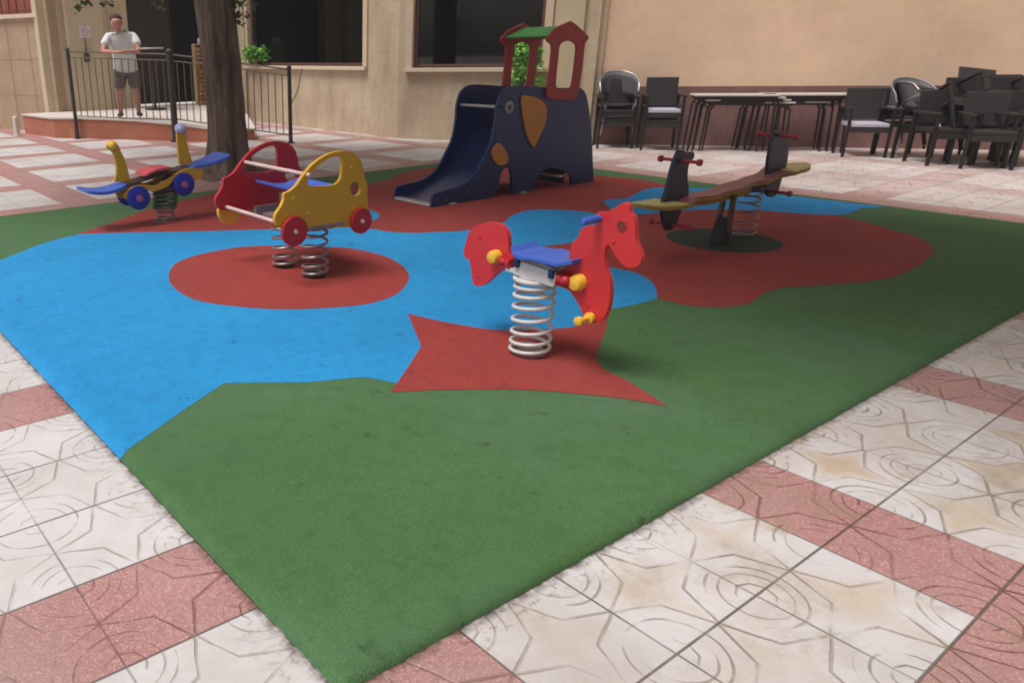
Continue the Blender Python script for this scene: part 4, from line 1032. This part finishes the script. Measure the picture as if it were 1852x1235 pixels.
# ================================================================== PLANTS
PLG = mat('bright_leaf', (128, 190, 70), .55, .35, 3, dirt=(60, 124, 36))
POT = mat('terracotta_pot', (150, 92, 66), .8)
def potted(name, base, ztop, r, label, hpot):
    o = empty(name, base, label, 'plant')
    mb = MB(); k_ = .35 if hpot < .2 else 1; mb.tube([base, base+Vector((0, 0, hpot*.1)), base+Vector((0, 0, hpot*.85)), base+Vector((0, 0, hpot*.87)), base+Vector((0, 0, hpot))], [.12*k_, .14*k_, .18*k_, .2*k_, .2*k_], 20); mb.build('pot', POT, o, smooth=True)
    mb = MB(); st_ = MB()
    h = ztop-base.z-hpot
    for k in range(46):
        a = random.uniform(0, 2*pi); rr = r*random.uniform(.2, 1); zz = hpot+h*random.uniform(.02, .97)
        e2 = base+Vector((cos(a)*rr, sin(a)*rr, zz)); st_.tube([base+Vector((0, 0, hpot-.02)), base+Vector((cos(a)*rr*.3, sin(a)*rr*.3, hpot+(zz-hpot)*.6)), e2], [.006, .005, .003], 5)
        leaves(mb, e2, .09, 14, .075)
    st_.build('stems', mat('green_stem', (70, 84, 40), .7), o); mb.build('foliage', PLG, o); return o
ub_ = B_.at(B_.hit(957, 100)[0], 0, .35)
potted('potted_shrub', Vector((ub_.x, ub_.y, 0)), zat(ub_, 76), .30, 'leafy bright green shrub by the window seen through the slide tower', .45)
fu = A_.hit(466, 100)[0]; fb = A_.at(fu, h1[2]+.0, .03)
potted('sill_fern', fb, zat(Vector((fb.x, fb.y, 0)), 88), .34, 'green leafy plant on the window sill just right of the tree trunk', .12)
# ================================================================== TERRACE FURNITURE
RAT = mat('black_rattan', (45, 38, 38), .6, .25, 40, .5, 120)
TUBE = mat('black_tube', (30, 25, 25), .45, .15, 10)
PALES = mat('pale_seat_top', (186, 182, 196), .5, .06, 8)
GREYR = mat('grey_woven_back', (92, 86, 88), .5, .2, 50, .4, 140)
ALU = mat('brushed_aluminium', (150, 146, 150), .35, .1, 20, metal=.6)
def rattan(label, loc, rz, group, seatm=RAT):
    o = empty('armchair', loc, label, 'chair', group, rz=0)
    L0 = Vector(loc)
    def B(c, s, R=None): mb = MB(); mb.box(L0+Vector(c), s, R); return mb
    B((0, 0, .43), (.46, .46, .05)).build('seat', seatm, o, bevel=.008)
    B((0, .245, .69), (.46, .03, .42), Matrix.Rotation(radians(-7), 3, 'X')).build('backrest', RAT, o, bevel=.008)
    for s_ in (-1, 1):
        mb = MB(); mb.box(L0+Vector((s_*.26, 0, .645)), (.05, .50, .03)); mb.build('armrest', RAT, o, bevel=.006)
        for fy in (-1, 1):
            mb = MB(); mb.box(L0+Vector((s_*.255, fy*.225, .315)), (.035, .035, .63)); mb.build('leg', TUBE, o, bevel=.003)
    B((0, -.23, .37), (.46, .02, .07)).build('apron', RAT, o)
    o.rotation_euler = (0, 0, rz); return o
def roundchair(label, loc, rz, group):
    o = empty('round_chair', loc, label, 'chair', group); L0 = Vector(loc)
    mb = MB(); mb.cyl(L0+Vector((0, 0, .42)), L0+Vector((0, 0, .45)), .23, 24); mb.build('seat', RAT, o, bevel=.005)
    mb = MB(); vs = []; fs = []; n = 16; m_ = 5
    for i in range(n+1):
        a = radians(-15)+radians(210)*i/n; ht = .10+.26*sin(pi*i/n)**.7 if 0 < i < n else .06
        for j in range(m_+1):
            z = .56+ht*j/m_; r = .27+.02*j/m_; vs.append(L0+Vector((cos(a)*r, sin(a)*r, z)))
    for i in range(n):
        for j in range(m_): a = i*(m_+1)+j; fs.append((a, a+1, a+m_+2, a+m_+1))
    mb.add(vs, fs); bk = mb.build('backrest', GREYR, o, smooth=True); md = bk.modifiers.new('thick', 'SOLIDIFY'); md.thickness = .02
    mb = MB(); P = [L0+Vector((cos(radians(-15)+radians(210)*i/24)*.275, sin(radians(-15)+radians(210)*i/24)*.275, .56)) for i in range(25)]
    mb.tube(P, .016, 8); P = [L0+Vector((cos(radians(-15)+radians(210)*i/24)*.29, sin(radians(-15)+radians(210)*i/24)*.29, .57+(.10+.26*sin(pi*i/24)**.7 if 0 < i < 24 else .06))) for i in range(25)]
    mb.tube(P, .012, 8); mb.build('rim_tube', ALU, o, smooth=True)
    for s_ in (-1, 1):
        for fy in (-1, 1):
            mb = MB(); mb.tube([L0+Vector((s_*.2, fy*.19, .44)), L0+Vector((s_*.225, fy*.215, .2)), L0+Vector((s_*.24, fy*.24, 0))], .013, 8); mb.build('leg', ALU if fy < 0 else TUBE, o, smooth=True)
        mb = MB(); mb.tube([L0+Vector((s_*.225, -.2, .42)), L0+Vector((s_*.265, -.15, .58))], .012, 8); mb.build('arm_tube', ALU, o, smooth=True)
    o.rotation_euler = (0, 0, rz); return o
def bistro(label, loc, rz, group, L_=1.15, W_=.38, H_=.82):
    o = empty('terrace_table', loc, label, 'table', group); L0 = Vector(loc)
    mb = MB(); mb.box(L0+Vector((0, 0, H_-.0125)), (L_, W_, .025)); mb.build('tabletop', mat('pale_tabletop', (196, 186, 180), .45, .06, 6), o, bevel=.006)
    mb = MB(); mb.box(L0+Vector((0, 0, H_-.045)), (L_-.06, W_-.06, .035)); mb.build('frame', TUBE, o, bevel=.003)
    for s_ in (-1, 1):
        for fy in (-1, 1):
            mb = MB(); mb.tube([L0+Vector((s_*(L_/2-.1), fy*(W_/2-.05), H_-.06)), L0+Vector((s_*(L_/2-.05), fy*(W_/2-.03), H_-.14)), L0+Vector((s_*(L_/2-.02), fy*(W_/2-.01), 0))], .014, 8); mb.build('leg', TUBE, o, smooth=True)
        mb = MB(); mb.cyl(L0+Vector((s_*(L_/2-.06), -W_/2+.04, H_-.12)), L0+Vector((s_*(L_/2-.06), W_/2-.04, H_-.12)), .009, 6); mb.build('cross_bar', TUBE, o)
    o.rotation_euler = (0, 0, rz); return o
face = atan2(C_.e.y, C_.e.x)          # local x along the wall; back towards the wall
if (Matrix.Rotation(face, 3, 'Z') @ Vector((0, 1, 0))).dot(-C_.n) < 0: face += pi
def spot(px_, py_): g = G(px_, py_+1.5); return Vector((g.x, g.y, 0))-C_.n*.22
GC = 'armchairs kept by the peach wall'; GR = 'round backed chairs kept by the peach wall'; GT = 'terrace tables packed by the plinth'
def pale(o):
    for ch in [c for c in COL.objects if c.parent == o and c.name.startswith('seat')]:
        ch.data = ch.data.copy(); ch.data.materials[0] = PALES
    return o
a0 = rattan('lower black armchair of the pair left of the packed tables', spot(1191, 271), face, GC, RAT)
a1 = pale(copy_tree(a0, spot(1191, 271)+Vector((0, 0, .15)), face+.03, 'upper black armchair with pale seat, left of the packed tables', GC))
p1 = spot(1109, 267)
copy_tree(a0, p1, face+.06, 'lowest black armchair of the tall stack just right of the slide', GC)
copy_tree(a0, p1+Vector((0, 0, .13)), face+.08, 'middle black armchair of the tall stack just right of the slide', GC)
r0 = roundchair('grey round backed chair on top of the stack just right of the slide', p1+Vector((0, 0, .21)), face+.1, GR)
t0_ = bistro('frontmost table of the left packed row of tables', spot(1318, 275)-C_.n*.05, face, GT)
on = ['frontmost', 'second', 'third', 'rearmost']
for side_, px_ in (('left', 1318), ('right', 1446)):
    for k in range(4):
        if side_ == 'left' and k == 0: continue
        q = spot(px_, 275)-C_.n*(.05+.055*k)+C_.e*(.085*k if side_ == 'left' else -.075*k)
        c = copy_tree(t0_, q, face+.025*k*(-1 if k % 2 else 1), on[k]+' table in the '+side_+' packed row of nested tables by the plinth', GT); c.scale = (1, 1, 1-.045*k)
pale(copy_tree(a1, spot(1562, 283), face-.05, 'single black armchair with pale seat right of the packed tables', GC))
q = spot(1640, 284)
copy_tree(a0, q, face+.22, 'lower black armchair under the round chair at the left of the heap', GC)
copy_tree(r0, q+Vector((0, 0, .10)), face+.25, 'dark round backed chair at the left end of the heap', GR)
heap = [((1706, 298), 0, .2, 'front armchair at the left of the heap, slightly turned'),
        ((1785, 305), 0, -.1, 'armchair nearest the camera in the heap'),
        ((1745, 288), 0, .1, 'rear lower armchair in the heap against the plinth'), ((1745, 288), .14, .12, 'rear upper armchair in the heap against the plinth'),
        ((1828, 292), 0, .12, 'rear lower armchair near the right edge of the picture'), ((1828, 292), .15, .05, 'rear upper armchair near the right edge of the picture'),
        ((1838, 302), 0, .3, 'front armchair between the nearest one and the right edge, turned away'), ((1795, 287), .0, -.3, 'rear armchair in the middle of the heap'), ((1795, 287), .17, -.2, 'upper rear armchair in the middle of the heap'),
        ((1885, 301), 0, -.15, 'front armchair cut off by the right edge')]
for (p, z, a, lb) in heap: copy_tree(a0, spot(*p)+Vector((0, 0, z)), face+a, lb, GC)
u1 = copy_tree(a0, spot(1775, 290)+Vector((-.05, 0, .40)), face, 'armchair tipped on top of the heap whose back rises highest', GC)
u1.rotation_euler = (radians(-20), radians(7), face+.1)
u2 = copy_tree(a0, spot(1735, 297)+Vector((0, 0, .30)), face, 'armchair leaning back on top of the front left armchair of the heap', GC)
u2.rotation_euler = (radians(-34), radians(9), face+.25)
u3 = copy_tree(r0, spot(1690, 290)+Vector((0, 0, .26)), face, 'round chair tipped over at the left of the heap', GR)
u3.rotation_euler = (radians(-28), radians(12), face+.6)

# ================================================================== PERSON
SKIN = mat('skin', (184, 128, 108), .6, .08, 8)
def skin_mesh(name, joints, edges, m, parent, sub=2):
    me = bpy.data.meshes.new(name+'_cage'); me.from_pydata([j[0] for j in joints], edges, [])
    o = bpy.data.objects.new(name+'_cage', me); COL.objects.link(o)
    md = o.modifiers.new('s', 'SKIN'); md.use_smooth_shade = True
    for i, j in enumerate(joints):
        r = j[1]; me.skin_vertices[0].data[i].radius = r if isinstance(r, tuple) else (r, r)
    me.skin_vertices[0].data[0].use_root = True
    s_ = o.modifiers.new('u', 'SUBSURF'); s_.levels = sub; s_.render_levels = sub
    dg = bpy.context.evaluated_depsgraph_get(); ev = o.evaluated_get(dg)
    nm = bpy.data.meshes.new_from_object(ev); nm.name = name; nm.materials.clear(); nm.materials.append(m)
    nm.polygons.foreach_set('use_smooth', [True]*len(nm.polygons))
    bpy.data.objects.remove(o); bpy.data.meshes.remove(me)
    q = bpy.data.objects.new(name, nm); COL.objects.link(q); q.parent = parent; return q
mp = Vector((5.83, 14.62, .381))
man = empty('person', mp, 'man in a pale short sleeved shirt and dark shorts leaning on the railing', 'person')
# local frame: x = to the man's left, y = behind him; he faces the camera
F = Vector((-pL.x+mp.x, 0, 0))
mrot = atan2(mp.y, mp.x)-pi/2
Zr = zat(Vector(((pL.x+pM.x)/2, (pL.y+pM.y)/2, 0)), 92)-.381+.03      # railing height over his feet
rl = .62                                                            # how far the rail is in front
Zr = 1.155
def build_man():
    j = []
    def J(x, y, z, r): j.append(((x, y, z), r)); return len(j)-1
    E2 = []
    pel = J(0, .02, .93, (.155, .11)); wa_ = J(-.01, -.02, 1.12, (.15, .11)); ch = J(-.03, -.13, 1.36, (.14, .10)); nk0 = J(-.055, -.19, 1.50, (.06, .055)); nk = J(-.075, -.235, 1.575, .05)
    hd = J(-.085, -.265, 1.635, (.088, .095)); hd2 = J(-.09, -.27, 1.71, (.104, .116)); hd3 = J(-.09, -.26, 1.785, (.088, .10))
    E2 += [(pel, wa_), (wa_, ch), (ch, nk0), (nk0, nk), (nk, hd), (hd, hd2), (hd2, hd3)]
    for s_ in (-1, 1):
        hp1 = J(s_*.10, .02, .86, .095); kn = J(s_*.135, .0, .49, .06); cf = J(s_*.14, .03, .34, .06); an = J(s_*.15, .05, .09, .038); ft = J(s_*.155, .02, .04, .035); toe = J(s_*.175, -.13, .03, .03)
        E2 += [(pel, hp1), (hp1, kn), (kn, cf), (cf, an), (an, ft), (ft, toe)]
        sh = J(-.03+s_*.2, -.15, 1.46, .066); el = J(-.05+s_*.285, -.36, Zr+.045, .044); wr = J(-.04 if s_ > 0 else -.16, -.585, Zr+.035, .028)
        E2 += [(ch, sh), (sh, el), (el, wr)]
        pm = J((-.10 if s_ > 0 else -.09), -.61-(.02 if s_ > 0 else 0), Zr+.03, (.036, .018)); E2.append((wr, pm))
        for f in range(4):
            a = J((-.135 if s_ > 0 else -.05), -.64+.018*f, Zr+.035-.004*f, .009); b = J((-.175+.008*f if s_ > 0 else -.01-.008*f), -.635+.02*f, Zr+.015-.006*f, .0085); E2 += [(pm, a), (a, b)]
        th_ = J(-.10, -.585, Zr+.065, .010); E2.append((pm, th_))
    nose = J(-.10, -.385, 1.695, .017); E2.append((hd2, nose))
    return j, E2
j, E2 = build_man()
body = skin_mesh('body', j, E2, SKIN, man, 2)
HC = Vector((-.09, -.26, 0))
mb = MB(); mb.ball(mp+HC+Vector((0, .024, 1.765)), .108, 16, 10, (.92, 1.03, .80))
hair = mb.build('hair', mat('dark_hair', (70, 38, 38), .8), man, smooth=True)
for s_ in (-1, 1):
    mb = MB(); mb.ball(mp+HC+Vector((s_*.034-.008, -.104, 1.715)), .012, 8, 6); mb.build('eye', mat('eye_dark', (30, 22, 20), .3), man)
    mb = MB(); mb.ball(mp+HC+Vector((s_*.098, .01, 1.695)), .026, 8, 6, (.45, .8, 1.2)); mb.build('ear', SKIN, man, smooth=True)
mb = MB(); mb.tube([mp+HC+Vector((-.034, -.092, 1.645)), mp+HC+Vector((-.005, -.10, 1.642)), mp+HC+Vector((.022, -.092, 1.645))], .006, 6); mb.build('mouth', mat('lip', (120, 56, 56), .6), man)
SHIRT = mat('pale_shirt', (214, 216, 214), .9, .1, 14, .3, 40)
es = .5*(1.46+Zr+.045)+.0
sj = [((0, .03, .74), (.215, .17)), ((0, .02, .86), (.215, .165)), ((-.005, .0, 1.0), (.21, .155)), ((-.01, -.04, 1.16), (.20, .15)), ((-.03, -.13, 1.38), (.205, .15)), ((-.05, -.18, 1.50), (.11, .10)), ((-.062, -.205, 1.555), (.082, .08)),
      ((-.235, -.155, 1.455), .082), ((-.275, -.23, 1.37), .078), ((-.315, -.31, es-.03), .074), ((.175, -.155, 1.455), .082), ((.2, -.23, 1.37), .078), ((.225, -.31, es-.03), .074)]
skin_mesh('shirt', sj, [(0, 1), (1, 2), (2, 3), (3, 4), (4, 5), (5, 6), (4, 7), (7, 8), (8, 9), (4, 10), (10, 11), (11, 12)], SHIRT, man, 2)
kj = [((0, .02, .94), (.175, .14)), ((-.11, .02, .78), .125), ((-.13, .0, .50), .108), ((.11, .02, .78), .125), ((.13, .0, .50), .108)]
skin_mesh('shorts', kj, [(0, 1), (1, 2), (0, 3), (3, 4)], mat('dark_shorts', (98, 88, 84), .9, .15, 14), man, 2)
for s_ in (-1, 1):
    skin_mesh('shoe', [((s_*.15, .07, .05), (.05, .05)), ((s_*.155, -.03, .05), (.052, .045)), ((s_*.175, -.15, .036), (.05, .034))], [(0, 1), (1, 2)], mat('dark_shoe', (40, 32, 34), .7), man, 2)
man.rotation_euler = (0, 0, mrot); man.scale = (1.12, 1.06, .975)

# ================================================================== HAZE VOLUME, added to lift the dark tones
mb = MB(); mb.box((2, 6, 5.5), (44, 44, 13.0))
hm = bpy.data.materials.new('thin_haze'); hm.use_nodes = True; hn = hm.node_tree
hn.nodes.remove(hn.nodes['Principled BSDF']); pv = hn.nodes.new('ShaderNodeVolumePrincipled')
pv.inputs['Color'].default_value = (.92, .92, .94, 1); pv.inputs['Density'].default_value = .0024
hn.links.new(pv.outputs[0], hn.nodes['Material Output'].inputs['Volume'])
tag(mb.build('haze', hm), kind='stuff')
